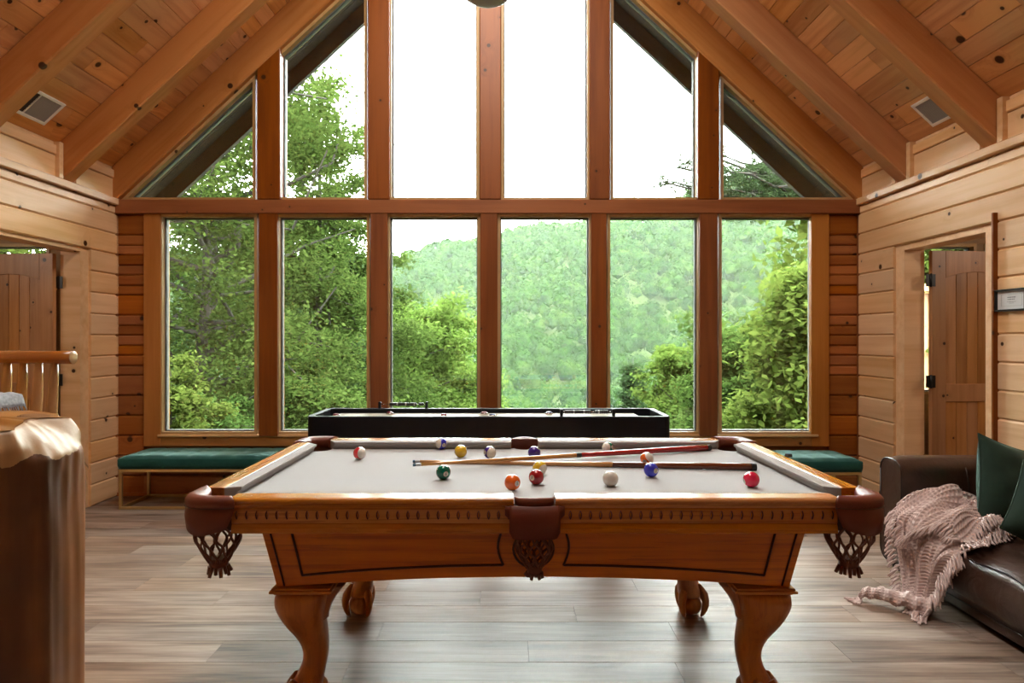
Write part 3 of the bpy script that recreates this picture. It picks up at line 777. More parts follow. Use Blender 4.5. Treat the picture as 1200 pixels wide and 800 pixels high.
def tree_at(px, py_top, d, Rpx, **k):
    """place by sight: crown top at py_top, crown radius Rpx at distance d, rooted in the ground"""
    x = X(px, d); zt = Z(py_top, d); zb = float(ground(x, d)) - 0.1; R = Rpx * d / FPX
    return make_tree(k.pop('name', 'broadleaf_tree'), x, d, zb, zt - zb, R, k.pop('label'), k.pop('mat'), k.pop('seed'), **k)
# single trees near the house, from left to right
tree_at(225, 20, 15, 150, label='tall maple nearest the house, seen through the leftmost panes', mat=M['leaf'], seed=21, n_b=64, n_per=150, size=0.056, crown0=0.22, trunk_r=0.24, lean=(0.4, 0))
tree_at(372, 62, 19, 62, label='tall slender maple whose crown rises into the upper window row left of centre', mat=M['leaf'], seed=22, n_b=66, n_per=120, size=0.064, crown0=0.15, trunk_r=0.2)
tree_at(300, 200, 24, 110, label='dark green tree behind the two maples on the left', mat=M['leaf_dark'], seed=23, n_b=50, n_per=110, size=0.11, crown0=0.12)
tree_at(410, 262, 27, 85, label='broad green tree directly left of the second lower post', mat=M['leaf'], seed=24, n_b=50, n_per=120, size=0.10, crown0=0.1)
tree_at(205, 398, 9.5, 60, label='low bright sapling at the bottom of the leftmost lower pane', mat=M['leaf_bright'], seed=25, n_b=26, n_per=100, size=0.045, crown0=0.3, trunk_r=0.05, name='maple_sapling')
tree_at(262, 440, 12, 70, label='leafy bush at the foot of the left panes', mat=M['leaf'], seed=35, n_b=26, n_per=110, size=0.05, crown0=0.2, trunk_r=0.05, name='leafy_bush')
tree_at(385, 425, 14, 75, label='leafy bush left of the long black game table', mat=M['leaf'], seed=36, n_b=26, n_per=110, size=0.06, crown0=0.2, trunk_r=0.05, name='leafy_bush')
tree_at(487, 326, 34, 74, label='rounded yellow-green tree in the lower pane left of centre', mat=M['leaf_bright'], seed=26, n_b=54, n_per=120, size=0.13, crown0=0.12)
tree_at(538, 392, 40, 50, label='small yellow-green tree beside the centre post', mat=M['leaf_bright'], seed=27, n_b=34, n_per=110, size=0.14, crown0=0.2)
tree_at(742, 392, 38, 42, label='bushy cedar-like tree in the lower pane right of centre', mat=M['leaf_dark'], seed=28, n_b=44, n_per=130, size=0.11, crown0=0.15, shape='cone', name='cedar_tree')
tree_at(800, 372, 19, 55, label='pale green young tree beside the right-hand lower post', mat=M['leaf_bright'], seed=29, n_b=36, n_per=110, size=0.075, crown0=0.3, trunk_r=0.09)
tree_at(885, 352, 15, 75, label='dense green tree in the rightmost lower pane', mat=M['leaf'], seed=30, n_b=46, n_per=130, size=0.07, crown0=0.25, trunk_r=0.12)
tree_at(950, 262, 9.0, 52, label='bright sapling with big leaves at the right edge of the window', mat=M['leaf_bright'], seed=31, n_b=40, n_per=120, size=0.062, crown0=0.22, trunk_r=0.06, name='sassafras_sapling', spread=0.17)
# the pine that reaches in at the upper right: bare trunk out of sight, long thin boughs
def pine_tree():
    d = 13.0; x0 = X(1010, d); zb = float(ground(x0, d)); root = empty('pine_tree', (x0, d, zb))
    tag(root, 'sparse pine with thin needle sprays in the upper right panes', 'tree')
    r_ = np.random.RandomState(5); H = Z(60, d) - zb
    m = MB(); m.tube([(0.1 * math.sin(i), 0, H * i / 8) for i in range(9)], [0.17 * (1 - 0.09 * i) for i in range(9)], 8); m.build('trunk', M['bark'], root)
    m = MB(); cs_ = []
    for tx, ty, dy in ((782, 212, 0.3), (796, 196, 0.0), (800, 205, 0.5), (815, 190, -0.4), (845, 178, 0.2), (850, 225, 0.6), (868, 238, -0.6), (880, 200, 0.1), (905, 228, -0.3), (870, 215, 0.9), (835, 212, -0.8), (900, 190, .5)):
        e = Vector((X(tx, d) - x0, dy, Z(ty, d) - zb)); s0 = Vector((0, 0, e.z - 0.1 - 0.12 * abs(e.x)))
        path = [s0.lerp(e, j / 6) + Vector((0, r_.normal() * 0.05, math.sin(j * 1.1) * 0.07 + r_.normal() * 0.04)) for j in range(7)]
        m.tube(path, [0.05 * (1 - 0.11 * j) for j in range(7)], 5)
        for j in range(2, 7):
            for q in range(4 if j < 6 else 7):
                c = path[j] + Vector((r_.normal() * 0.22, r_.normal() * 0.2, r_.normal() * 0.13)); cs_.append(tuple(c))
                m.tube([path[j], c], [0.008, 0.004], 4, caps=False)
    m.build('branches', M['bark'], root, kind='stuff')
    o = link('foliage', leaf_cloud('foliage', cs_, 60, 0.085, 0.085, M['needle'], 8, 0.10), root); o['kind'] = 'stuff'
pine_tree()
# trees outside the side rooms' windows
tree_at(-150, 120, 12, 190, label='leafy tree seen above the open door in the left doorway', mat=M['leaf_bright'], seed=32, n_b=44, n_per=90, size=0.13, crown0=0.2)
tree_at(1200, 120, 12, 190, label='leafy tree seen above the open door in the right doorway', mat=M['leaf_bright'], seed=33, n_b=44, n_per=90, size=0.13, crown0=0.2)
# woodland between: copies of three crowns, each tree on its own
protos = []
for k, (mt, sd) in enumerate(((M['leaf'], 41), (M['leaf_bright'], 42), (M['leaf_dark'], 43))):
    protos.append(make_tree('broadleaf_tree', 0, 0, 0, 11.0, 3.6, 'x', mt, sd, n_b=38, n_per=55, size=0.26, crown0=0.2, spread=0.5))
used = [False] * 3; spots = []
tries = 0
while len(spots) < 120 and tries < 6000:
    tries += 1
    yy = 34 + 72 * rng.random() ** 0.8; xx = (-0.60 + 1.15 * rng.random()) * yy
    if any((xx - a) ** 2 + (yy - b) ** 2 < 4.0 ** 2 for a, b in spots): continue
    spots.append((xx, yy))
kinds = ('mid-green rounded tree in the woodland below the house', 'yellow-green rounded tree in the woodland below the house', 'darker green rounded tree in the woodland below the house')
for xx, yy in spots:
    k = rng.choice((0, 0, 1, 1, 2)); src = protos[k]
    o = src if not used[k] else copy_tree(src); used[k] = True
    zt = float(ground(xx, yy)) + 9.5 + 3 * rng.random()
    # keep each crown just under the sight line of the valley behind it
    cap = HC - (398 + 60 * (1 - (yy - 34) / 72) - HY) * yy / FPX
    s = 0.8 + 0.45 * rng.random(); zt = min(zt, cap + 0.6 * rng.random())
    o.location = (xx, yy, zt - 11.0 * s); o.scale = (s, s, s); o.rotation_euler = (0, 0, rng.random() * 6.28)
    tag(o, kinds[k], 'tree', ('mid-green woodland trees', 'yellow-green woodland trees', 'darker woodland trees')[k])

# haze hanging in the valley
hz = bpy.data.materials.new('valley_haze'); hz.use_nodes = True; nt_ = hz.node_tree; nt_.nodes.clear()
vo_ = nt_.nodes.new('ShaderNodeVolumeScatter'); vo_.inputs['Color'].default_value = (0.93, 1.0, 0.98, 1); vo_.inputs['Density'].default_value = 0.00012; vo_.inputs['Anisotropy'].default_value = 0.0
oo_ = nt_.nodes.new('ShaderNodeOutputMaterial'); nt_.links.new(vo_.outputs[0], oo_.inputs['Volume'])
mh = MB(); mh.box(-700, 700, 24, 700, -60, 260)
hzo = mh.build('valley_haze', hz, None, kind='stuff'); tag(hzo, 'thin white haze hanging over the valley and hill', 'haze')
# ---------------------------------------------------------------- pool table
TX, TY = 0.088, 2.655                    # its centre
CZ, RZ_ = 0.775, 0.814                   # cloth and rail-top heights
NX, NY, HX, HYT = 1.0, 0.50, 1.11, 0.625 # nose lines, outer edges
tbl = empty('pool_table', (TX, TY, 0)); tag(tbl, 'honey oak pool table with pale grey cloth, leather pockets and claw feet', 'pool table')
# slate bed and cloth: one playing surface
ol = []
def arc_pts(cx, cy, r, a0, a1, n=10): return [(cx + r * math.cos(a0 + (a1 - a0) * k / n), cy + r * math.sin(a0 + (a1 - a0) * k / n)) for k in range(n + 1)]
qa = math.atan2(0.0523, -0.025)                 # where the corner cut meets the bed's edges
for sx, sy in ((1, 1), (-1, 1), (-1, -1), (1, -1)):
    a_s = math.atan2(-0.0523, 0.025); a_e = math.atan2(0.025, -0.0523)   # clockwise through the inner side
    c_ = [(sx * x, sy * y) for x, y in arc_pts(1.005, 0.505, 0.058, a_s, a_e - 2 * PI, 12)]
    if sx * sy < 0: c_ = c_[::-1]
    ol += c_
    if (sx, sy) == (1, 1): ol += [(x, y) for x, y in arc_pts(0, 0.545, 0.052, math.atan2(-0.015, 0.0498), -PI - math.atan2(-0.015, 0.0498), 10)]
    if (sx, sy) == (-1, -1): ol += [(-x, -y) for x, y in arc_pts(0, 0.545, 0.052, math.atan2(-0.015, 0.0498), -PI - math.atan2(-0.015, 0.0498), 10)]
m = MB(); m.loft([[(x, y, CZ - 0.03) for x, y in ol], [(x, y, CZ) for x, y in ol]], True, True, False); m.build('cloth', M['cloth'], tbl)
m = MB(); m.box(-0.88, 0.88, -0.40, 0.40, CZ - 0.075, CZ - 0.031); m.build('slate', M['dark_groove'], tbl)
# wooden rails: profile in (outward from nose line, height)
def rail_profile(w, full):
    o = w
    p = [(0.045, RZ_ - 0.001), (0.055, RZ_), (o - 0.014, RZ_), (o - 0.004, RZ_ - 0.003), (o, RZ_ - 0.009), (o - 0.003, RZ_ - 0.015), (o - 0.012, RZ_ - 0.017), (o - 0.010, RZ_ - 0.022)]
    return p + [(o - 0.016, RZ_ - 0.030), (o - 0.024, RZ_ - 0.037), (0.045, RZ_ - 0.037)]
def skirt_profile(w):
    o = w
    return [(0.05, RZ_ - 0.037), (o - 0.026, RZ_ - 0.037), (o - 0.026, RZ_ - 0.085), (o - 0.0235, RZ_ - 0.087), (o - 0.019, RZ_ - 0.100), (o - 0.018, RZ_ - 0.112), (o - 0.020, RZ_ - 0.116), (0.05, RZ_ - 0.116)]
def notched_band(length, face, parent_dir, centre):
    """row of lens-shaped gouges cut into a strip; length along t, at distance face outward"""
    t, u = parent_dir
    pitch = 0.0316; n = max(1, int(length / pitch)); st = length / n
    zs_ = [RZ_ - 0.040, RZ_ - 0.044, RZ_ - 0.050, RZ_ - 0.058, RZ_ - 0.066, RZ_ - 0.072, RZ_ - 0.084]
    wv = [0, 0, 0.72, 1.0, 0.72, 0, 0]
    cols = []
    for i in range(n):
        c = -length / 2 + st * (i + 0.5)
        cols += [(c - st / 2, 0, 0), (c - 0.0054, 0.0, 1), (c, 1.0, 2), (c + 0.0054, 0.0, 3)]
    cols.append((length / 2, 0, 0))
    pts = []
    for zi, zz in enumerate(zs_):
        r = []
        for (a, dp, kind_) in cols:
            aa = a; d = 0.0
            if kind_ in (1, 3):
                base = a + (0.0054 if kind_ == 1 else -0.0054); aa = base + (a - base) * max(wv[zi], 0.15)
            if kind_ == 2: d = 0.008 * wv[zi]
            r.append(centre + t * aa + u * (face - d) + Vector((0, 0, zz)))
        pts.append(r)
    m = MB(); m.grid(pts, smooth=False); m.gouge = [((q % (len(cols) - 1)) % 4) in (1, 2) and 0 < (q // (len(cols) - 1)) < len(zs_) - 2 for q in range(len(m.f))]
    return m
rails = [ # p0, p1, outward dir, width, end gaps
    (Vector((-0.965, -NY, 0)), Vector((-0.066, -NY, 0)), Vector((0, -1, 0)), 0.125, 'x'),
    (Vector((0.066, -NY, 0)), Vector((0.965, -NY, 0)), Vector((0, -1, 0)), 0.125, 'x'),
    (Vector((-0.965, NY, 0)), Vector((-0.066, NY, 0)), Vector((0, 1, 0)), 0.125, 'x'),
    (Vector((0.066, NY, 0)), Vector((0.965, NY, 0)), Vector((0, 1, 0)), 0.125, 'x'),
    (Vector((-NX, -0.472, 0)), Vector((-NX, 0.472, 0)), Vector((-1, 0, 0)), 0.115, 'y'),
    (Vector((NX, -0.472, 0)), Vector((NX, 0.472, 0)), Vector((1, 0, 0)), 0.115, 'y')]
M['rail_x'] = wood('glare_pale_rail_oak', (0.52, 0.30, 0.13), (0.36, 0.17, 0.06), knots=0, var=0.03, axis='X', rough=0.22, coat=0.9, streak=0.3, grain=1.3)  # unassigned paler oak with the rail top's glare in its colour
for p0, p1, u, w, ax in rails:
    mt = M['oak_x'] if ax == 'x' else M['oak_y']
    c = (p0 + p1) / 2; t = (p1 - p0).normalized(); L = (p1 - p0).length
    m = MB(); m.prism(rail_profile(w, True), p0, p1, u, (0, 0, 1)); ro = m.build('rail', mt, tbl, None, 0.0015, 1)
    m = MB(); m.prism(skirt_profile(w), p0, p1, u, (0, 0, 1)); sk = m.build('skirt', mt, tbl)
    nb = notched_band(L, w - 0.022, (t, u), c); no = nb.build('notched_band', mt, sk); no.data.materials.append(M['dark_groove']); no.data.polygons.foreach_set('material_index', [int(g) for g in nb.gouge])
    # dark grooves of the gouges are real hollows; a thin bead closes the strip below
    # cushion: rubber nose covered in cloth, ends cut at an angle
    side_end = [0.060, 0.060]
    isx = ax == 'x'
    def gap(pn):      # nose-end set-backs at a corner or a side pocket
        if not isx: return 0.035
        return 0.035 if abs(pn.x) > 0.5 else 0.004
    g0, g1 = gap(p0), gap(p1)
    if isx:
        q0 = Vector((p0.x, p0.y, 0)); q1 = Vector((p1.x, p1.y, 0))
    else: q0, q1 = p0.copy(), p1.copy()
    poly = [(0.0, RZ_ - 0.004), (0.046, RZ_ - 0.0015), (0.046, CZ), (0.020, CZ), (0.012, CZ + 0.020), (0.001, RZ_ - 0.014)]
    slope0 = g0 / 0.046; slope1 = g1 / 0.046
    m = MB()
    m.prism(poly, q0, q1, u, (0, 0, 1), e0=lambda a: max(0.0, (0.046 - a)) * slope0 * 1.0, e1=lambda a: -max(0.0, (0.046 - a)) * slope1)
    m.build('cushion', M['cushion'], tbl, None, 0.002, 2)
    # inlaid sights
# chalk on the right-hand rail is a thing of its own (below)

# cabinet with arched lower edge and leaning sides
ZT = CZ - 0.075
def zb(x, hw): return 0.523 - 0.037 * (x / hw) ** 2
nx = 24
m = MB()
def face_pt(fx, fz, side):   # fx in -1..1, fz 0 bottom..1 top
    if side in 'fb':
        s = -1 if side == 'f' else 1
        z0 = zb(fx * 0.857, 0.857); z = z0 + (ZT - z0) * fz
        k = (z - 0.486) / (ZT - 0.486); return Vector((fx * (0.857 + 0.043 * k), s * (0.497 + 0.035 * k), z))
    s = -1 if side == 'l' else 1
    z0 = 0.523 - 0.037 * fx * fx; z = z0 + (ZT - z0) * fz
    k = (z - 0.486) / (ZT - 0.486); return Vector((s * (0.857 + 0.043 * k), fx * (0.497 + 0.035 * k), z))
cab = None
for side in 'fblr':
    m = MB()
    outer = [[face_pt(-1 + 2 * i / nx, j / 4, side) for i in range(nx + 1)] for j in range(5)]
    m.grid(outer, smooth=False)
    inn = {'f': Vector((0, 0.03, 0)), 'b': Vector((0, -0.03, 0)), 'l': Vector((0.03, 0, 0)), 'r': Vector((-0.03, 0, 0))}[side]
    m.grid([[p + inn for p in r] for r in outer], smooth=False)
    m.grid([outer[0], [p + inn for p in outer[0]]], smooth=False)
    o = m.build('cabinet_panel', M['panel'] if side in 'fb' else M['oak_y'], tbl)
    out = -inn.normalized()
    # dark mouldings of the framed panels
    mm = MB()
    def line(pts, r=0.0042): mm.tube([face_pt(a, b, side) + out * 0.0015 for a, b in pts], r, 6)
    if side in 'fb':
        for sg in (-1, 1):
            top = [(sg * (0.89 - 0.775 * i / 12), 0.93) for i in range(13)]
            arc = [(sg * (0.115 + 0.018 * math.sin(PI * k / 8)), 0.93 - 0.69 * k / 8) for k in range(9)]
            bot = [(sg * (0.117 + 0.773 * i / 12), 0.24 - 0.07 * (i / 12) ** 2) for i in range(13)]
            line(top + arc[1:]); line([arc[-1]] + bot); line([bot[-1], (sg * 0.89, 0.93)])
            line([(sg * 0.97, 1.0), (sg * 0.97, 0.02)], 0.0035)
        ring = []
        for k in range(25):
            a = 2 * PI * k / 24; ring.append(face_pt(0.075 * math.cos(a) , 0.55 + 0.36 * math.sin(a), side) + out * 0.0015)
        mm.tube(ring, 0.0042, 6)
    else:
        line([(-0.8, 0.88), (0.8, 0.88)]); line([(-0.74, 0.25), (0.74, 0.25)]); line([(-0.8, 0.88), (-0.74, 0.25)]); line([(0.8, 0.88), (0.74, 0.25)])
    mm.build('panel_moulding', M['dark_groove'], o)

# cabriole legs on moulded caps, ending in ball-and-claw feet
def leg(sx, sy):
    cx, cy = sx * 0.775, sy * 0.415
    L = MB(); dx, dy = sx * 0.7071, sy * 0.7071
    prof = [(0.470, 0.088, 0.014, 1.0), (0.445, 0.088, 0.022, 1.0), (0.415, 0.086, 0.027, .95), (0.385, 0.080, 0.026, .9), (0.355, 0.073, 0.018, .85), (0.325, 0.065, 0.005, .8), (0.295, 0.056, -0.010, .8),
            (0.265, 0.049, -0.021, .8), (0.235, 0.044, -0.027, .8), (0.205, 0.042, -0.026, .8), (0.180, 0.043, -0.018, .8), (0.155, 0.047, -0.005, .8), (0.130, 0.054, 0.008, .8), (0.105, 0.056, 0.014, .8), (0.085, 0.050, 0.016, .8)]
    rings = []
    for z, r, off, sq in prof:
        ring = []
        for k in range(20):
            a = 2 * PI * k / 20 + 0.0; c_, s_ = math.cos(a), math.sin(a)
            e = 2.0 + 1.6 * (sq if z > 0.4 else 0.25)
            rr = r / (abs(c_) ** e + abs(s_) ** e) ** (1 / e)
            ring.append((cx + dx * off + rr * c_, cy + dy * off + rr * s_, z))
        rings.append(ring)
    L.loft(rings, True, True, True)
    lo = L.build('leg', M['oak_z'], tbl)
    sm = lo.modifiers.new('s', 'SUBSURF'); sm.levels = 1; sm.render_levels = 1
    # wing brackets under the cabinet
    br = MB()
    for (ax_, s_) in (((-sx, 0), 1), ((0, -sy), 1)):
        A = Vector((ax_[0], ax_[1], 0)); Bv = Vector((-ax_[1], ax_[0], 0)); base = Vector((cx, cy, 0))
        rs_ = []
        for k in range(7):
            f = k / 6; ext = 0.065 + 0.050 * (1 - f) ** 0.7 * 1.0; zz = 0.468 - 0.115 * f
            e_ = 0.06 + 0.060 * (1 - f) ** 1.8
            rs_.append([tuple(base + A * q + Bv * w_ + Vector((0, 0, zz))) for q, w_ in ((0.02, -0.035), (e_, -0.030), (e_ + 0.008, 0), (e_, 0.030), (0.02, 0.035))])
        br.loft(rs_, True, True, True)
    br.build('bracket', M['oak_z'], lo)
    cp = MB()
    for z0, z1, h in ((0.463, 0.470, 0.092), (0.470, 0.479, 0.104), (0.479, 0.486, 0.098)):
        cp.box(cx - h, cx + h, cy - h, cy + h, z0, z1)
    cp.build('cap', M['oak_x'], lo, None, 0.003, 2)
    fx, fy = cx + dx * 0.018, cy + dy * 0.018
    bl = MB(); bl.ball((fx, fy, 0.050), 0.050, 20, 14, (1.1, 1.1, 1.0)); bl.build('ball', M['oak_z'], lo)
    for k, aa in enumerate((0, 1.35, -1.35, PI)):
        ca = math.atan2(dy, dx) + aa; ux, uy = math.cos(ca), math.sin(ca)
        # a toe: knuckle, then down over the ball to a nail
        path = [(0.036, 0.150), (0.052, 0.128), (0.066, 0.104), (0.074, 0.080), (0.073, 0.058), (0.068, 0.036), (0.060, 0.016), (0.052, 0.004)]
        rr = [0.014, 0.018, 0.0215, 0.018, 0.0165, 0.014, 0.010, 0.005]
        c = MB(); c.tube([(fx + ux * a, fy + uy * a, b) for a, b in path], rr, 10)
        c.build('claw', M['oak_z'], lo)
    return lo
for sx in (-1, 1):
    for sy in (-1, 1): leg(sx, sy)

# leather pockets with laced nets
def net(parent, c, R0, z_top, z_bot, tassel=True, ax=(1, 1)):
    H = z_top - z_bot
    prof = lambda f: R0 * (1.0 - 0.10 * math.cos(f * PI) ** 2 * (f < 0.5) if f < 0.5 else 1.0 - 0.60 * ((f - 0.5) / 0.5) ** 1.2 if f < 1 else 0.4) 
    m = MB(); n = 10; K = 15
    for k in range(n):
        for s in (-1, 1):
            path = []
            for i in range(K + 1):
                f = i / K * 1.0; fz = f * 0.78
                a = 2 * PI * k / n + s * (2.2 * f * 2 * PI / n + 0.0) + s * 0.05 * math.sin(f * 3.5 * 2 * PI)
                r = prof(f) + 0.0015 * s
                path.append((c[0] + ax[0] * r * math.cos(a), c[1] + ax[1] * r * math.sin(a), z_top - H * fz))
            m.tube(path, 0.0040, 5, caps=False, smooth=False, flat=1.0)
    nt_o = m.build('net', M['net'], parent)
    # gathered neck and cut fringe
    m = MB(); zn = z_top - H * 0.78
    m.revolve([(R0 * 0.42, 0.012), (R0 * 0.45, 0.0), (R0 * 0.40, -0.012), (R0 * 0.39, -0.020)], 14, (c[0], c[1], zn), caps=True)
    m.build('neck', M['net'], nt_o)
    m = MB()
    for k in range(13):
        a = 2 * PI * k / 13; r0 = R0 * 0.37; r1 = R0 * (0.47 + 0.08 * math.sin(k * 2.3)); zl = z_bot + 0.010 * abs(math.sin(k * 1.7))
        m.tube([(c[0] + r0 * math.cos(a), c[1] + r0 * math.sin(a), zn - 0.015), (c[0] + r1 * math.cos(a), c[1] + r1 * math.sin(a), zl)], [0.0072, 0.0055], 5)
    m.build('fringe', M['net'], nt_o)
def corner_pocket(sx, sy):
    m = MB(); c = Vector((sx * 1.028, sy * 0.545, 0))
    # plan: outer wall runs from the long rail's end round the corner to the short rail's end
    pts = [(0.945, 0.632), (0.985, 0.640), (1.035, 0.643), (1.080, 0.630), (1.112, 0.600), (1.124, 0.560), (1.124, 0.510), (1.120, 0.455)]
    def smooth(ps, n=26):
        out = []
        for i in range(n):
            f = i / (n - 1) * (len(ps) - 1); j = min(int(f), len(ps) - 2); g = f - j
            p = [ps[max(j - 1, 0)], ps[j], ps[j + 1], ps[min(j + 2, len(ps) - 1)]]
            out.append(tuple(0.5 * ((2 * p[1][q]) + (-p[0][q] + p[2][q]) * g + (2 * p[0][q] - 5 * p[1][q] + 4 * p[2][q] - p[3][q]) * g * g + (-p[0][q] + 3 * p[1][q] - 3 * p[2][q] + p[3][q]) * g ** 3) for q in (0, 1)))
        return out
    sp = smooth(pts); N = len(sp)
    cc = Vector((1.028, 0.545))
    rings = []
    for i, (x, y) in enumerate(sp):
        f = i / (N - 1); v = Vector((x, y)); d = (v - cc).normalized()
        # hem: deep at the corner, sweeping up to the rails
        e = abs(f - 0.5) * 2
        zl = 0.712 + 0.012 * math.cos(f * 9) + (0.055 * max(0, e - 0.82) / 0.18)
        prof = [(-0.062, RZ_ - 0.008), (-0.052, RZ_ + 0.002), (-0.020, RZ_ + 0.008), (-0.006, RZ_ + 0.004), (0.003, RZ_ - 0.006), (0.003, RZ_ - 0.024), (-0.001, RZ_ - 0.028), (0.002, RZ_ - 0.032), (0.004, (RZ_ - 0.03 + zl) / 2), (0.0, zl), (-0.006, zl), (-0.004, (RZ_ - 0.03 + zl) / 2), (-0.010, RZ_ - 0.034), (-0.048, RZ_ - 0.060), (-0.060, RZ_ - 0.040)]
        rings.append([(sx * (v.x + d.x * a), sy * (v.y + d.y * a), z) for a, z in prof])
    m.loft(rings, True, True, True)
    pk = m.build('pocket', M['leather'], tbl)
    st = MB()
    st.tube([(sx * (x + (Vector((x, y)) - cc).normalized().x * 0.003), sy * (y + (Vector((x, y)) - cc).normalized().y * 0.003), RZ_ - 0.028) for x, y in sp], 0.0016, 5)
    st.build('seam', M['dark_groove'], pk)
    net(pk, (sx * 1.03, sy * 0.548), 0.072, RZ_ - 0.055, 0.545)
def side_pocket(sy):
    m = MB(); n = 17; rings = []
    def shell(hw, yoff, zt_, zl_f, thick=0.006):
        rs_ = []
        for i in range(n):
            f = -1 + 2 * i / (n - 1); x = f * hw; y = 0.630 + yoff + 0.010 * (1 - f * f)
            zl = zl_f(f); zt__ = zt_(f)
            rs_.append([(x, sy * y, zt__), (x, sy * (y + 0.001), (zt__ + zl) / 2), (x, sy * y, zl), (x, sy * (y - thick), zl), (x, sy * (y - thick), zt__)])
        return rs_
    # shield with ears
    m.loft(shell(0.080, 0.0, lambda f: RZ_ - 0.022, lambda f: 0.688 + (0.022 * max(0, (abs(f) - 0.80) / 0.2) ** 2)), True, True, True)
    sh = m.build('pocket', M['leather'], tbl, None)
    e = MB(); e.loft(shell(0.094, -0.004, lambda f: RZ_ - 0.024, lambda f: RZ_ - 0.062 + 0.01 * (abs(f) > 0.95)), True, True, True); e.build('ear', M['leather'], sh)
    # iron arch between the rail ends
    a = MB(); rs_ = []
    for i in range(17):
        f = -1 + 2 * i / 16; x = f * 0.064; y = 0.585 + 0.040 * (1 - f * f) ** 0.5
        up = 0.006 * (1 - f * f) - 0.006
        rs_.append([(x, sy * (y - 0.018), RZ_ - 0.020 + up), (x, sy * (y - 0.016), RZ_ + up + 0.000), (x, sy * (y + 0.002), RZ_ + up + 0.004), (x, sy * (y + 0.010), RZ_ + up), (x, sy * (y + 0.012), RZ_ - 0.024)])
    a.loft(rs_, True, True, True); a.build('rim', M['leather'], sh)
    if sy > 0:
        b = MB(); b.box(-0.064, 0.064, 0.560, 0.575, CZ - 0.02, RZ_ + 0.004); b.build('lining', M['leather'], sh, None, 0.004, 2)
    net(sh, (0, sy * 0.592), 0.056, 0.700, 0.552, ax=(1, 0.7))
for sx in (-1, 1):
    for sy in (-1, 1): corner_pocket(sx, sy)
side_pocket(-1); side_pocket(1)
# dark pocket holes cut look: leather cups under the openings
for hx_, hy_, r in ((-1.005, -0.505, 0.0575), (1.005, -0.505, 0.0575), (-1.005, 0.505, 0.0575), (1.005, 0.505, 0.0575), (0, -0.545, 0.0515), (0, 0.545, 0.0515)):
    m = MB(); m.revolve([(r, -0.001), (r, -0.060), (r * 0.75, -0.085), (0.002, -0.09)], 24, (hx_, hy_, CZ), caps=False)
    o = m.build('pocket_cup', M['dark_groove'], tbl)

# ---------------------------------------------------------------- balls
def digit_mesh(ch, mat):
    cu = bpy.data.curves.new('d', 'FONT'); cu.body = ch; cu.size = 0.0175; cu.align_x = 'CENTER'; cu.align_y = 'CENTER'; cu.extrude = 0.0003
    o = bpy.data.objects.new('d', cu); COL.objects.link(o)
    dg = bpy.context.evaluated_depsgraph_get(); me = bpy.data.meshes.new_from_object(o.evaluated_get(dg))
    bpy.data.objects.remove(o); me.materials.clear(); me.materials.append(mat); return me
M['ball_white'] = plain('ivory_resin', (0.72, 0.69, 0.62), 0.09, coat=0.6)
M['digit'] = plain('black_print', (0.01, 0.01, 0.01), 0.3)
BR = 0.0286
def ball_mat(name, col, stripe):
    t = NT(name); t.set(rough=0.09, coat=0.6)
    if stripe:
        tc = t.node('ShaderNodeTexCoord'); sp = t.node('ShaderNodeSeparateXYZ'); t.link(tc.outputs['Object'], sp.inputs[0])
        f = t.math('LESS_THAN', t.math('ABSOLUTE', sp.outputs[2]), 0.0145)
        t.link(t.mix(f, (0.72, 0.69, 0.62), col), t.b.inputs['Base Color'])
    else: t.b.inputs['Base Color'].default_value = col + (1,)
    return t.m
def make_ball(px, py, col, stripe, num, label, num_dir=None, axis=(0, 0, 1), cue=False):
    d = (HC - CZ - BR) * FPX / (py - HY)
    loc = (X(px, d), d, CZ + BR)
    m = MB(); m.ball((0, 0, 0), BR, 32, 20)
    o = m.build('cue_ball' if cue else 'billiard_ball', ball_mat('ball_' + label.split()[0] + str(num), col, stripe), None)
    tag(o, label, 'ball', 'balls on the pool table')
    az = Vector(axis).normalized(); nd = Vector(num_dir or (0, -1, 0)); nd = (nd - az * nd.dot(az)).normalized() if stripe else nd.normalized()
    if not stripe:
        az = Vector((0.2, 0.1, 1)); az = (az - nd * az.dot(nd)).normalized()
    yx = az.cross(nd)
    # local z = stripe axis, local -y = number direction
    R = Matrix((yx if False else (-nd).cross(az), -nd, az)).transposed()
    o.matrix_world = Matrix.Translation(loc) @ R.to_4x4()
    if num is not None:
        for s_ in (1, -1):
            dm = MB(); rings = []
            for r_, in ((0.0001,), (0.005,), (0.0098,)):
                rings.append([(r_ * math.cos(2 * PI * k / 20), -s_ * (math.sqrt(BR * BR - r_ * r_) + 0.00025), r_ * math.sin(2 * PI * k / 20)) for k in range(20)])
            dm.loft(rings, True, False, True); sp = dm.build('number_spot', M['ball_white'], o)
            tm = link('number', digit_mesh(str(num), M['digit']), sp)
            tm.location = (0, -s_ * (BR + 0.0003), 0); tm.rotation_euler = (PI / 2, 0, 0 if s_ > 0 else PI)
            if len(str(num)) > 1: tm.scale = (0.72, 0.9, 1)
    return o
RED, BLUE, YEL, PUR, GRN, ORG, MAR = (0.62, 0.02, 0.03), (0.03, 0.035, 0.45), (0.72, 0.47, 0.03), (0.05, 0.015, 0.22), (0.0, 0.13, 0.075), (0.80, 0.13, 0.015), (0.30, 0.008, 0.012)
make_ball(421.5, 530.8, RED, True, 11, 'red striped ball standing alone at the left of the cloth', (-0.5, -0.4, -1), (1, -0.75, 0.1))
make_ball(517, 519.5, BLUE, True, 10, 'blue striped ball close under the far cushion', (0.9, -0.3, -0.2), (-1, -0.75, 0.15))
make_ball(540, 528.5, YEL, False, 1, 'solid yellow ball left of centre near the far cushion', (1, 0.02, 0.3))
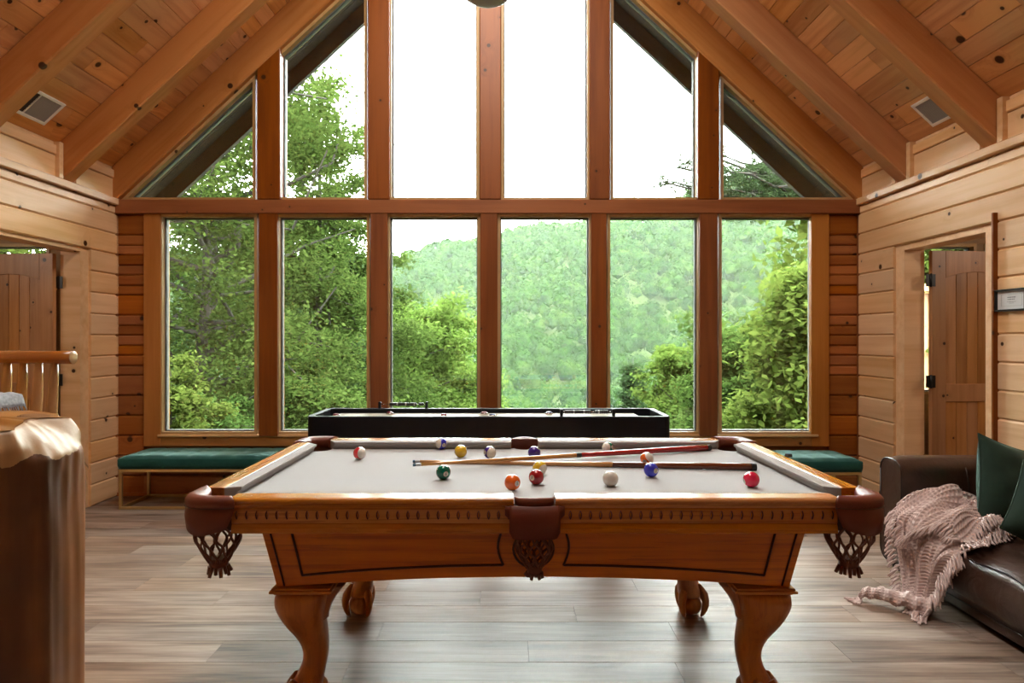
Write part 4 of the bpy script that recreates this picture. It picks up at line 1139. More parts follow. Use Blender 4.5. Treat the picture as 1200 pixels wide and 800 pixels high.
make_ball(574, 530, PUR, True, 12, 'purple striped ball, white side forward, behind the cue tips', (-1, -0.55, 0.1), (0.65, -1, -0.05))
make_ball(519.5, 553, GRN, False, 6, 'solid green ball with its number facing right, left of centre', (0.50, -1, -0.10))
make_ball(600.5, 565, ORG, False, 5, 'solid orange ball next to the near side pocket', (0.75, -1, 0.02))
make_ball(628.5, 558.8, MAR, False, 7, 'solid dark red ball with number 7 in front of a yellow striped one', (-0.78, -1, 0.08))
make_ball(632.5, 548, YEL, True, 9, 'yellow striped ball partly hidden by a dark red ball', (-1, -0.5, -0.3), (0.8, -0.9, -0.55))
make_ball(626, 530, PUR, False, 4, 'solid dark purple ball partly hidden behind the cue', (0.85, -0.25, 1.1))
make_ball(712.5, 524.7, GRN, True, 14, 'green striped ball behind the red butt of a cue', (1, -0.3, 0.1), (-0.85, -0.8, 0.25))
make_ball(715.5, 560.5, (0.70, 0.67, 0.61), False, None, 'plain white cue ball near the front rail', cue=True)
make_ball(763, 550.3, BLUE, False, 2, 'solid blue ball with its number facing right', (0.55, -1, 0.02))
make_ball(758, 537.5, ORG, True, 13, 'orange and white striped ball behind a solid blue one', (-1, -0.3, -0.8), (0.75, -0.75, 0.75))
make_ball(880.5, 561.5, (0.74, 0.015, 0.07), False, 3, 'bright pinkish red ball alone at the right of the cloth', (1, 0.02, 0.25))

# ---------------------------------------------------------------- cues: tapering shafts lying on the cloth
M['shaft'] = wood('maple_cue_shaft', (0.55, 0.27, 0.08), (0.42, 0.18, 0.045), knots=0, axis='X', rough=0.25, coat=0.6, var=0.02)
M['cue_red'] = plain('red_lacquered_cue_butt', (0.36, 0.012, 0.012), 0.15, coat=0.8, noise=0.15)
M['cue_dark'] = wood('dark_cue_butt', (0.16, 0.045, 0.02), (0.04, 0.014, 0.009), knots=0, axis='X', rough=0.18, coat=0.7, var=0.02)
M['chalk_blue'] = plain('chalked_leather_tip', (0.06, 0.12, 0.20), 0.9)
M['ferrule'] = plain('grey_ferrule', (0.45, 0.46, 0.47), 0.35)
M['collar'] = plain('black_collar', (0.015, 0.015, 0.015), 0.3)
def cue(name, a, b, secs, label):
    a, b = Vector(a), Vector(b); L = (b - a).length; t = (b - a).normalized()
    o = empty(name, tuple(a)); tag(o, label, 'cue', 'pool cues lying across the table')
    o.rotation_euler = t.to_track_quat('X', 'Z').to_euler()
    rad = lambda x: 0.0062 + (0.0148 - 0.0062) * min(1, x / L) ** 1.1
    for nm, x0, x1, mt in secs:
        m = MB(); K = 8
        m.tube([(x0 + (x1 - x0) * i / K, 0, 0) for i in range(K + 1)], [rad(x0 + (x1 - x0) * i / K) + (0.0004 if nm in ('collar', 'bumper') else 0) for i in range(K + 1)], 16)
        m.build(nm, M[mt], o)
def on_cloth(px, py, h):
    d = (HC - CZ - h) * FPX / (py - HY); return (X(px, d), d, CZ + h)
A1, B1 = on_cloth(484, 540.4, 0.0068), on_cloth(892, 547.0, 0.0155)
cue('pool_cue', A1, B1, [('tip', 0, 0.010, 'chalk_blue'), ('ferrule', 0.010, 0.032, 'ferrule'), ('shaft', 0.032, 0.86, 'shaft'), ('butt', 0.86, 1.0, 'cue_dark'), ('butt', 1.0, 1.425, 'cue_dark'), ('bumper', 1.425, 1.445, 'collar')], 'pool cue with a dark brown butt lying level across the cloth')
A2, B2 = on_cloth(484, 544.6, 0.029), on_cloth(832, 524.0, 0.0158)
L2 = (Vector(B2) - Vector(A2)).length
cue('pool_cue', A2, B2, [('tip', 0, 0.010, 'chalk_blue'), ('ferrule', 0.010, 0.032, 'ferrule'), ('shaft', 0.032, 0.735, 'shaft'), ('collar', 0.735, 0.76, 'collar'), ('butt', 0.76, L2 - 0.02, 'cue_red'), ('bumper', L2 - 0.02, L2, 'collar')], 'pool cue with a glossy red butt slanting over the other cue')
# chalk cube on the right-hand rail
def chalk():
    d = (HC - RZ_) * FPX / (535.5 - HY)
    o = MB(); o.box(-0.011, 0.011, -0.011, 0.011, 0, 0.014)
    c = o.build('cue_chalk', plain('dark_chalk_paper', (0.02, 0.03, 0.035), 0.6), None, (X(924, d), d, RZ_ + 0.001), 0.0015, 1); c.rotation_euler = (0, 0, 0.3)
    tag(c, 'small dark chalk cube on the right-hand rail of the pool table', 'chalk')
    t_ = MB(); t_.revolve([(0.0085, 0), (0.0085, 0.0008), (0.004, 0.0002)], 14, (0, 0, 0.0141)); t_.build('chalk_face', M['chalk_blue'], c)
chalk()
# ---------------------------------------------------------------- shuffleboard table
SX0, SX1, SY0, SY1 = X(358, 4.27), X(787, 4.27), 4.27, 4.80
ZTOP = Z(488, 4.27)
sb = empty('shuffleboard_table', ((SX0 + SX1) / 2, (SY0 + SY1) / 2, 0)); tag(sb, 'long black shuffleboard table with pale playing surface below the windows', 'game table')
hx, hy = (SX1 - SX0) / 2, (SY1 - SY0) / 2
def rrect(hx, hy, r, n=6):
    p = []
    for cx_, cy_, a0 in ((hx - r, hy - r, 0), (-hx + r, hy - r, PI / 2), (-hx + r, -hy + r, PI), (hx - r, -hy + r, 1.5 * PI)):
        for k in range(n + 1):
            a = a0 + PI / 2 * k / n; p.append((cx_ + r * math.cos(a), cy_ + r * math.sin(a)))
    return p
o_, i_ = rrect(hx, hy, 0.06), rrect(hx - 0.038, hy - 0.038, 0.03)
m = MB(); zs_ = [(ZTOP - 0.27, o_), (ZTOP - 0.004, o_), (ZTOP, rrect(hx - 0.004, hy - 0.004, 0.057)), (ZTOP, rrect(hx - 0.034, hy - 0.034, 0.03)), (ZTOP - 0.004, i_), (ZTOP - 0.10, i_)]
m.loft([[(x, y, z) for x, y in pl] for z, pl in zs_], True, False, False); m.add([(x, y, ZTOP - 0.27) for x, y in o_], [tuple(range(len(o_)))])
m.build('cabinet', M['black'], sb)
m = MB(); m.box(-hx + 0.03, hx - 0.03, -hy + 0.03, hy - 0.03, ZTOP - 0.12, ZTOP - 0.10); m.build('gutter', M['black'], sb)
ZP = ZTOP - 0.030
m = MB(); m.box(-hx + 0.115, hx - 0.16, -hy + 0.075, hy - 0.075, ZTOP - 0.10, ZP); m.build('playing_surface', M['play'], sb, None, 0.003, 1)
for s in (-1, 1):
    m = MB(); m.box(s * hx * 0.68 - 0.09, s * hx * 0.68 + 0.09, -hy * 0.7, hy * 0.7, 0.05, ZTOP - 0.27); m.build('pedestal', M['black'], sb, None, 0.01, 2)
    m = MB(); m.box(s * hx * 0.68 - 0.16, s * hx * 0.68 + 0.16, -hy * 0.95, hy * 0.95, 0, 0.05); m.build('foot', M['black'], sb, None, 0.01, 2)
M['bead'] = plain('dark_score_bead', (0.02, 0.02, 0.022), 0.3); M['bead_l'] = plain('light_score_bead', (0.5, 0.5, 0.5), 0.3); M['steel'] = plain('steel_rod', (0.6, 0.6, 0.6), 0.25, metal=1)
def abacus(px0, px1, y, label, gaps):
    x0, x1 = X(px0, y), X(px1, y); cx_ = (x0 + x1) / 2; h = (x1 - x0) / 2
    r = empty('bead_scorer', (cx_, y, ZTOP)); tag(r, label, 'scorer', 'bead scorers on the shuffleboard rails')
    m = MB(); m.tube([(-h, 0, 0.030), (h, 0, 0.030)], 0.0025, 6); m.build('rod', M['steel'], r)
    for s in (-1, 1):
        m = MB(); m.box(s * h - 0.010, s * h + 0.010, -0.012, 0.012, 0, 0.048); m.build('bracket', M['black'], r, None, 0.003, 1)
    for k, f in enumerate(gaps):
        m = MB(); m.revolve([(0.004, -0.0055), (0.013, -0.003), (0.013, 0.003), (0.004, 0.0055)], 10)
        b = m.build('bead', M['bead_l'] if k % 7 == 6 else M['bead'], r); b.location = (-h + f * 2 * h, 0, 0.030); b.rotation_euler = (0, PI / 2, 0)
abacus(445, 500, SY1 - 0.02, 'row of dark score beads on the far rail of the shuffleboard table', [0.22 + 0.026 * k for k in range(22)] + [0.84 + 0.028 * k for k in range(4)])
abacus(658, 719, SY0 + 0.02, 'row of dark score beads on the near rail of the shuffleboard table', [0.07 + 0.028 * k for k in range(18)] + [0.66 + 0.028 * k for k in range(9)])
pk = {'r': plain('dark_red_puck_cap', (0.22, 0.02, 0.05), 0.3), 'b': plain('dark_blue_puck_cap', (0.03, 0.05, 0.20), 0.3)}
def puck(px, py, c, label):
    d = (HC - ZP - 0.012) * FPX / (py - HY); d = min(max(d, SY0 + 0.13), SY1 - 0.13)
    r = empty('shuffleboard_puck', (X(px, d), d, ZP)); tag(r, label, 'puck', 'pucks on the shuffleboard')
    m = MB(); m.revolve([(0.024, 0), (0.027, 0.003), (0.027, 0.013), (0.024, 0.016)], 20); m.build('base', M['steel'], r)
    m = MB(); m.revolve([(0.021, 0.016), (0.020, 0.022), (0.010, 0.024)], 20); m.build('cap', pk[c], r)
puck(394, 486.3, 'r', 'red puck at the left end of the shuffleboard'); puck(457, 484, 'r', 'red puck under the left bead scorer')
puck(520, 486.5, 'r', 'red puck between the left scorer and the paired pucks'); puck(567.5, 484, 'r', 'red puck of the pair near the centre post')
puck(577, 486.6, 'b', 'blue puck of the pair near the centre post'); puck(643.5, 484, 'b', 'blue puck beside the right bead scorer')

# ---------------------------------------------------------------- velvet benches
def velvet(name, c, sheen=1.0):
    t = NT(name); t.set(rough=0.8, spec=0.2, color=c)
    tc = t.node('ShaderNodeTexCoord'); n = t.node('ShaderNodeTexNoise'); n.inputs['Scale'].default_value = 7; n.inputs['Detail'].default_value = 5; t.link(tc.outputs['Object'], n.inputs['Vector'])
    t.link(t.mix(n.outputs[0], tuple(v * 0.6 for v in c), tuple(v * 1.5 for v in c)), t.b.inputs['Base Color'])
    t.b.inputs['Sheen Weight'].default_value = sheen; t.b.inputs['Sheen Roughness'].default_value = 0.35; t.b.inputs['Sheen Tint'].default_value = (0.45, 0.75, 0.7, 1)
    t.bump(n.outputs[0], 0.12, 0.004); return t.m
M['velvet'] = velvet('green_velvet', (0.012, 0.075, 0.062), 0.8)
def bench(x0, x1, y0, y1, zt, label):
    cx_, cy_ = (x0 + x1) / 2, (y0 + y1) / 2; hx, hy = (x1 - x0) / 2, (y1 - y0) / 2
    r = empty('velvet_bench', (cx_, cy_, 0)); tag(r, label, 'bench', 'green velvet benches below the window')
    th = 0.105; nx_, ny_ = 56, 16; m = MB(); top = []
    for j in range(ny_ + 1):
        row = []
        for i in range(nx_ + 1):
            u = -1 + 2 * i / nx_; v = -1 + 2 * j / ny_
            e = (1 - abs(u) ** 14) * (1 - abs(v) ** 8)
            uu = (u + 1) * 3.5; vv = (v + 1) * 1.0            # tufting grid 7 x 2
            du = abs(uu - round(uu)); dv = abs(vv - round(vv))
            seam = math.exp(-(du * 9) ** 2) * 0.55 + math.exp(-(dv * 9) ** 2) * 0.45
            z = zt - 0.022 + 0.022 * e ** 0.5 - 0.010 * seam * e
            row.append((u * hx, v * hy, z))
        top.append(row)
    m.grid(top, True)
    ring = [top[0][i] for i in range(nx_ + 1)] + [top[j][nx_] for j in range(1, ny_ + 1)] + [top[ny_][i] for i in range(nx_ - 1, -1, -1)] + [top[j][0] for j in range(ny_ - 1, 0, -1)]
    rr_ = lambda z, k: [(p[0] * (1 + k / hx), p[1] * (1 + k / hy), z) for p in ring]
    m.loft([ring, rr_(zt - 0.030, 0.006), rr_(zt - 0.075, 0.006), rr_(zt - th, 0.0)], True, True, True)
    m.build('cushion', M['velvet'], r)
    zf = zt - th; b = 0.011
    def bar(nm, *a): q = MB(); q.box(*a); q.build(nm, M['gold'], r, None, 0.0015, 1)
    for s in (-1, 1):
        bar('rail', -hx, hx, s * (hy - b) - b, s * (hy - b) + b, zf - 2 * b, zf)
        bar('rail', s * (hx - b) - b, s * (hx - b) + b, -hy + 2 * b, hy - 2 * b, zf - 2 * b, zf)
        bar('runner', s * (hx - b) - b, s * (hx - b) + b, -hy + 2 * b, hy - 2 * b, 0, 2 * b)
        bar('runner', -hx, hx, s * (hy - b) - b, s * (hy - b) + b, 0, 2 * b)
        for q_ in (-1, 1): bar('leg', s * (hx - b) - b, s * (hx - b) + b, q_ * (hy - b) - b, q_ * (hy - b) + b, 2 * b, zf - 2 * b)
    return r
bench(X(139, 4.96), X(139, 4.96) + 1.22, 4.96, 5.37, 0.415, 'green velvet bench with brass frame to the left of the pool table')
bench(X(1010, 4.85) - 1.22, X(1010, 4.85), 4.85, 5.26, 0.415, 'green velvet bench with brass frame to the right of the pool table')

# ---------------------------------------------------------------- leather sofa along the right wall
def leather_mat():
    t = NT('dark_brown_leather'); tc = t.node('ShaderNodeTexCoord')
    n = t.node('ShaderNodeTexNoise'); n.inputs['Scale'].default_value = 3.2; n.inputs['Detail'].default_value = 5; n.inputs['Roughness'].default_value = .65; t.link(tc.outputs['Object'], n.inputs['Vector'])
    v = t.node('ShaderNodeTexVoronoi'); v.inputs['Scale'].default_value = 260; t.link(tc.outputs['Object'], v.inputs['Vector'])
    t.link(t.ramp(n.outputs[0], [(0.3, (0.030, 0.013, 0.008)), (0.7, (0.085, 0.040, 0.026))]), t.b.inputs['Base Color'])
    n2 = t.node('ShaderNodeTexNoise'); n2.inputs['Scale'].default_value = 9; n2.inputs['Detail'].default_value = 2; n2.inputs['Distortion'].default_value = 1.2; t.link(tc.outputs['Object'], n2.inputs['Vector'])
    t.link(t.math('MULTIPLY_ADD', n.outputs[0], 0.25, 0.22), t.b.inputs['Roughness'])
    t.bump(t.math('ADD', t.math('MULTIPLY', n2.outputs[0], 1.0), t.math('MULTIPLY', v.outputs[0], 0.05)), 0.35, 0.012); t.set(spec=0.6, coat=0.15); return t.m
M['sofa'] = leather_mat()
M['piping'] = plain('dark_leather_piping', (0.022, 0.010, 0.007), 0.35, coat=.3)
sofa = empty('leather_sofa', (2.55, 2.75, 0)); tag(sofa, 'low dark brown leather sofa with a square arm along the right wall', 'sofa')
def sl(x, y, z): return (x - 2.55, y - 2.75, z)
def slab(name, x0, x1, y0, y1, z0, z1, r, axis, mat=None, puff=0.0, seg=6):
    """rounded slab: outline rounded in the plane across 'axis', edges piped"""
    m = MB()
    if axis == 'y': ol = [(x, z) for x, z in rrect((x1 - x0) / 2, (z1 - z0) / 2, r, seg)]
    elif axis == 'x': ol = [(y, z) for y, z in rrect((y1 - y0) / 2, (z1 - z0) / 2, r, seg)]
    c = Vector(((x0 + x1) / 2, (y0 + y1) / 2, (z0 + z1) / 2)); h = (y1 - y0) / 2 if axis == 'y' else (x1 - x0) / 2
    rings = []; K = 10
    for k in range(K + 1):
        f = -1 + 2 * k / K; e = 1 - 0.045 * abs(f) ** 8 + puff * (1 - f * f)
        rings.append([sl(c.x + a * e, c.y + f * h, c.z + b * e) if axis == 'y' else sl(c.x + f * h, c.y + a * e, c.z + b * e) for a, b in ol])
    m.loft(rings, True, True, True); o = m.build(name, mat or M['sofa'], sofa, None, 0.008, 3)
    pm = MB()
    for kk in (0, K):
        rg = rings[kk]; pm.tube(rg + [rg[0]], 0.0045, 6)
    pm.build('piping', M['piping'], o)
    return o
slab('arm', 2.195, 2.915, 3.58, 3.79, 0.03, 0.645, 0.075, 'x')           # far arm, broad side to the camera
slab('backrest', 2.72, 2.905, 0.60, 3.578, 0.03, 0.66, 0.07, 'y')
slab('base', 2.14, 2.72, 0.60, 3.575, 0.03, 0.20, 0.02, 'y')
def seat(y0, y1):
    m = MB(); rings = []; K = 16
    prof = [(2.135, 0.085), (2.112, 0.13), (2.102, 0.20), (2.104, 0.27), (2.112, 0.300), (2.128, 0.312), (2.19, 0.335), (2.30, 0.352), (2.45, 0.355), (2.60, 0.35), (2.715, 0.335), (2.715, 0.21), (2.18, 0.205)]
    for k in range(K + 1):
        f = -1 + 2 * k / K; e = 1 - abs(f) ** 10
        rings.append([sl(x + (0.015 * (1 - e) if x < 2.3 else 0), (y0 + y1) / 2 + f * (y1 - y0) / 2, z - (0.035 * (1 - e) if z > 0.25 else 0) + (0.010 * e * math.sin(k * 1.9 + x * 9) * (z > .3))) for x, z in prof])
    m.loft(rings, True, True, True); o = m.build('seat_cushion', M['sofa'], sofa)
    p_ = MB(); p_.tube([Vector(r[5]) + Vector((-0.006, 0, 0.001)) for r in rings], 0.0045, 6); p_.tube([Vector(r[0]) for r in rings], 0.004, 6); p_.build('piping', M['piping'], o)
seat(2.08, 3.572); seat(0.62, 2.074)
for x_ in (2.25, 2.85):
    for y_ in (0.75, 3.68):
        m = MB(); m.box(-0.03, 0.03, -0.03, 0.03, 0, 0.032); m.build('foot', M['black'], sofa, sl(x_, y_, 0))
# stitched vertical seam on the arm's inner face
m = MB(); m.tube([sl(2.57, 3.577, 0.36), sl(2.565, 3.576, 0.5), sl(2.55, 3.579, 0.60)], 0.003, 5); m.build('arm_seam', M['piping'], sofa)

# ---------------------------------------------------------------- cushions
M['green_cushion'] = velvet('dark_green_chenille', (0.028, 0.058, 0.044), 0.45)
def pillow(loc, rot, w, h, t, label):
    m = MB(); n = 26; front = []; back = []
    for j in range(n + 1):
        fr, bk = [], []
        for i in range(n + 1):
            u, v = -1 + 2 * i / n, -1 + 2 * j / n
            pin = 1 - 0.075 * (1 - u * u) * (abs(v) ** 1.0) ; pin2 = 1 - 0.075 * (1 - v * v) * abs(u)
            x = u * w / 2 * pin2; y = v * h / 2 * pin
            th = t / 2 * ((1 - abs(u) ** 2.6) * (1 - abs(v) ** 2.6)) ** 0.62
            th += 0.004 * math.sin(u * 7 + v * 5) * (1 - u * u) * (1 - v * v) + 0.006 * math.sin(v * 9 - u * 3) * (1 - abs(u)) * (1 - v * v)
            fr.append((x, -th - 0.002, y)); bk.append((x, th + 0.002, y))
        front.append(fr); back.append(bk)
    m.grid(front); m.grid(back)
    edge = lambda G: [G[0][i] for i in range(n + 1)] + [G[j][n] for j in range(1, n + 1)] + [G[n][i] for i in range(n - 1, -1, -1)] + [G[j][0] for j in range(n - 1, 0, -1)]
    m.loft([edge(front), edge(back)], True, False, True)
    o = m.build('throw_pillow', M['green_cushion'], None, loc); o.rotation_euler = rot
    tag(o, label, 'pillow', 'green cushions on the sofa')
    p_ = MB(); e = edge(front); p_.tube([(a, 0, c) for a, b, c in e] + [(e[0][0], 0, e[0][2])], 0.0035, 5); p_.build('piping', M['green_cushion'], o)
    return o
pillow((2.575, 3.28, 0.558), (math.radians(-14), math.radians(17), math.radians(12)), 0.45, 0.45, 0.17, 'dark green cushion standing against the sofa arm behind the pink throw')
pillow((2.43, 2.88, 0.525), (math.radians(-24), math.radians(32), math.radians(-10)), 0.36, 0.36, 0.14, 'dark green cushion nearest the right edge, in front of the other one')

# ---------------------------------------------------------------- knitted throw, spilling off the seat to the floor
def knit_mat():
    t = NT('dusty_pink_knit'); t.set(rough=0.95, spec=0.1)
    tc = t.node('ShaderNodeTexCoord'); n = t.node('ShaderNodeTexNoise'); n.inputs['Scale'].default_value = 60; n.inputs['Detail'].default_value = 3; t.link(tc.outputs['Object'], n.inputs['Vector'])
    t.link(t.mix(n.outputs[0], (0.52, 0.385, 0.36), (0.82, 0.67, 0.64)), t.b.inputs['Base Color']); t.b.inputs['Sheen Weight'].default_value = 0.3
    t.bump(n.outputs[0], 0.4, 0.003); return t.m
M['knit'] = knit_mat()
thr = empty('knitted_throw', (2.2, 3.25, 0.2)); tag(thr, 'dusty pink chunky knitted throw with fringe spilling off the sofa seat', 'throw')
def off(p): return (p[0] - 2.2, p[1] - 3.25, p[2] - 0.2)
def knit_sheet(name, rowsf, nu, nv, du, stitch=0.024, amp=0.0105):
    """rowsf(u,v)->point; displaced along the normal with rows of chunky stitches"""
    G = [[Vector(rowsf(i / nu, j / nv)) for i in range(nu + 1)] for j in range(nv + 1)]
    out = []
    # arc lengths for the stitch pattern
    wlen = du[0]; vlen = du[1]
    for j in range(nv + 1):
        r = []
        for i in range(nu + 1):
            a = G[j][min(i + 1, nu)] - G[j][max(i - 1, 0)]; b = G[min(j + 1, nv)][i] - G[max(j - 1, 0)][i]
            nrm = a.cross(b); nrm = nrm.normalized() if nrm.length > 1e-9 else Vector((0, 0, 1))
            U = i / nu * wlen / stitch; Vv = j / nv * vlen / (stitch * 0.8)
            st = abs(math.sin(PI * U)) ** 0.7 * (0.6 + 0.4 * math.sin(2 * PI * (Vv + 0.5 * abs(math.sin(PI * U)))))
            r.append(off(G[j][i] + nrm * amp * st))
        out.append(r)
    m = MB(); m.grid(out); o = m.build(name, M['knit'], thr)
    s = o.modifiers.new('t', 'SOLIDIFY'); s.thickness = 0.006; s.offset = -1
    return G
def spline(ps, f):
    f = max(0.0, min(0.9999, f)) * (len(ps) - 1); j = int(f); g = f - j
    p = [Vector(ps[max(j - 1, 0)]), Vector(ps[j]), Vector(ps[j + 1]), Vector(ps[min(j + 2, len(ps) - 1)])]
    return 0.5 * ((2 * p[1]) + (p[2] - p[0]) * g + (2 * p[0] - 5 * p[1] + 4 * p[2] - p[3]) * g * g + (-p[0] + 3 * p[1] - 3 * p[2] + p[3]) * g ** 3)
# guide lines across the fall: (x, z) along v at the far edge and near edge (y)
far_l = [(2.50, 3.42, 0.38), (2.36, 3.42, 0.44), (2.24, 3.43, 0.455), (2.14, 3.43, 0.42), (2.088, 3.41, 0.35), (2.075, 3.37, 0.24), (2.07, 3.32, 0.13), (2.06, 3.28, 0.05), (2.02, 3.24, 0.022)]
near_l = [(2.45, 3.16, 0.40), (2.37, 3.08, 0.40), (2.28, 3.03, 0.395), (2.17, 2.98, 0.37), (2.085, 2.985, 0.31), (2.07, 3.02, 0.22), (2.06, 3.04, 0.14), (2.03, 3.04, 0.07), (1.97, 3.01, 0.022)]
def fall(u, v):
    a, b = spline(far_l, v), spline(near_l, v)
    p = a.lerp(b, u)
    hang = min(1, max(0, (v - 0.3) / 0.3)); top = 1 - hang
    fold = math.sin(u * 3.3 * 2 * PI + v * 2.0) * 0.026 + math.sin(u * 6.1 * 2 * PI - v * 3) * 0.009
    p += Vector((-abs(fold) * hang * 1.3 - 0.012 * hang, fold * 0.45 * hang, 0))
    p.z += top * (0.028 * math.sin(u * 9 + v * 7) + 0.018 * math.sin(u * 17 - v * 12) + 0.012 + 0.045 * math.exp(-((u - 0.22) / 0.2) ** 2))
    if v > 0.9: p.z = max(p.z, 0.016) + 0.010 * math.sin(u * 22) ** 2
    return p
G1 = knit_sheet('drape', fall, 230, 230, (0.46, 0.85))
# folded-over upper flap, a second layer with its own edge
def flap(u, v):
    p = fall(0.05 + 0.85 * u, 0.10 + 0.36 * v + 0.10 * math.sin(u * 5.0) * v)
    p += Vector((-0.022 - 0.012 * math.sin(u * 15), 0, 0.022 + 0.014 * math.sin(u * 12 + v * 6)))
    return p
G2 = knit_sheet('folded_flap', flap, 190, 110, (0.48, 0.35))
# crumpled heap towards the cushion
def heap(u, v):
    a = u * 2 * PI; r = 0.5 + 0.5 * v
    x = 2.37 + 0.15 * v * math.cos(a) ; y = 3.27 + 0.19 * v * math.sin(a)
    z = 0.40 + 0.075 * (1 - v ** 2) + 0.022 * math.sin(a * 3 + v * 7) + 0.014 * math.sin(a * 5 - v * 5) - 0.015 * v
    return Vector((x, y, max(z, 0.365)))
G3 = knit_sheet('crumpled_end', heap, 220, 60, (1.1, 0.25))
# rope-like roll along the floor
def roll(u, v):
    c = spline([(2.01, 3.06, 0.045), (1.95, 3.10, 0.05), (1.88, 3.16, 0.055), (1.82, 3.22, 0.05), (1.775, 3.235, 0.032)], v)
    r = 0.042 * (1 - 0.45 * v) * (1 + 0.16 * math.sin(v * 22 + 2 * PI * u) + 0.1 * math.sin(v * 37 - 4 * PI * u)); a = 2 * PI * u
    return Vector((c.x + r * 0.7 * math.cos(a), c.y + r * 1.15 * math.cos(a), max(c.z + r * math.sin(a), 0.006)))
G4 = knit_sheet('floor_roll', roll, 60, 110, (0.26, 0.35), stitch=0.02, amp=0.006)
# tassels
r_ = random.Random(4)
def tassels(name, anchors):
    m = MB()
    for (p, d, L) in anchors:
        for s in range(3):
            q = Vector(p) + Vector((r_.uniform(-.006, .006), r_.uniform(-.006, .006), 0)); dv = Vector(d).normalized()
            path = [q]
            for k in range(1, 6):
                dv2 = (dv + Vector((r_.uniform(-.45, .45), r_.uniform(-.45, .45), -0.35 - 0.16 * k))).normalized()
                q = q + dv2 * L / 5
                if q.x > 2.09: q.z = max(q.z, 0.372)
                q.z = max(q.z, 0.006); path.append(q.copy())
            m.tube([off(x) for x in path], [0.0040, 0.0045, 0.0045, 0.0042, 0.004, 0.003], 5, smooth=True)
    o = m.build(name, M['knit'], thr); o['kind'] = 'stuff'
A = []
for i in range(0, 191, 5): A.append((G2[110][i] + Vector((-0.008, 0, 0)), (-0.7, 0.1, -0.2), 0.075))            # edge of the flap
for j in range(0, 111, 7): A.append((G2[j][190], (-0.2, -0.8, 0.1), 0.07))
tassels('flap_fringe', A)
A = []
for j in range(60, 215, 6): A.append((G1[j][0] + Vector((-0.01, 0.004, 0)), (-0.3, 0.7, -0.2), 0.07))
for j in range(20, 190, 5): A.append((G1[j][230] + Vector((-0.012, -0.004, 0.004)), (-0.3, -0.8, -0.1), 0.085))
tassels('side_fringe', A)
A = []
for k in range(34):
    a = 2 * PI * k / 34; A.append((Vector((2.37 + 0.14 * math.cos(a), 3.26 + 0.18 * math.sin(a), 0.43)), (math.cos(a), math.sin(a), 0.2), 0.07))
tassels('heap_fringe', A)
A = []
for i in range(90, 231, 7): A.append((G1[228][i], (-0.5, -0.6, 0), 0.075))
for k in range(6): A.append((Vector((1.775, 3.235, 0.02)), (-1, r_.uniform(-1.2, .6), 0), 0.09))
tassels('floor_fringe', A)

# ---------------------------------------------------------------- log post in the foreground
def post_mat():
    t = NT('hewn_log_wood'); co, rnd = objcoord(t)
    mp = t.node('ShaderNodeMapping'); mp.inputs['Scale'].default_value = (9, 9, 0.9); t.link(co, mp.inputs['Vector'])
    n = t.node('ShaderNodeTexNoise'); n.inputs['Scale'].default_value = 1; n.inputs['Detail'].default_value = 5; n.inputs['Distortion'].default_value = 0.8; t.link(mp.outputs[0], n.inputs['Vector'])
    n2 = t.node('ShaderNodeTexNoise'); n2.inputs['Scale'].default_value = 6; n2.inputs['Detail'].default_value = 3; t.link(co, n2.inputs['Vector'])
    f = t.math('ADD', t.math('MULTIPLY', n.outputs[0], 0.75), t.math('MULTIPLY', n2.outputs[0], 0.25))
    tc = t.node('ShaderNodeTexCoord'); sp = t.node('ShaderNodeSeparateXYZ'); t.link(tc.outputs['Object'], sp.inputs[0])
    n3 = t.node('ShaderNodeTexNoise'); n3.inputs['Scale'].default_value = 22; n3.inputs['Detail'].default_value = 4; t.link(tc.outputs['Object'], n3.inputs['Vector'])
    side = t.math('ADD', t.math('MULTIPLY', sp.outputs[0], 0.993), t.math('MULTIPLY', sp.outputs[1], 0.12))
    zz_ = t.math('ADD', sp.outputs[2], t.math('MULTIPLY', n3.outputs[0], 0.05))
    mk = t.math('MULTIPLY', t.math('GREATER_THAN', zz_, 1.181), t.math('GREATER_THAN', t.math('ADD', side, t.math('MULTIPLY', n3.outputs[0], 0.03)), 0.098))
    base = t.ramp(f, [(0.33, (0.035, 0.012, 0.003)), (0.46, (0.12, 0.042, 0.008)), (0.57, (0.26, 0.10, 0.02)), (0.70, (0.45, 0.22, 0.07))])
    t.link(t.mix(mk, base, (0.52, 0.34, 0.17)), t.b.inputs['Base Color'])
    t.bump(f, 0.6, 0.01); t.set(rough=0.5, coat=0.12); return t.m
M['log'] = post_mat()
M['cut'] = wood('pale_cut_end_grain', (0.72, 0.50, 0.27), (0.52, 0.32, 0.14), knots=0.1, axis='X', rough=0.35, coat=0.4, grain=0.6)
M['cut_dark'] = wood('amber_cut_top', (0.40, 0.19, 0.05), (0.24, 0.09, 0.02), knots=0.1, axis='X', rough=0.3, coat=0.5, grain=0.8)
lp = empty('log_post', (-0.762, 0.91, 0)); tag(lp, 'thick varnished log post with a hewn chipped top, left foreground', 'post')
m = MB(); n = 170; rings = []; NS = 9
def lrad(a): return 0.137 / max(math.cos(((a + 0.2) % (2 * PI / NS)) - PI / NS), 0.9) * 0.965
zz = [0, 0.15, 0.3, 0.45, 0.6, 0.72, 0.82, 0.90, 0.96, 1.00, 1.04, 1.07, 1.095, 1.11] + [1.12 + 0.0042 * q for q in range(20)]
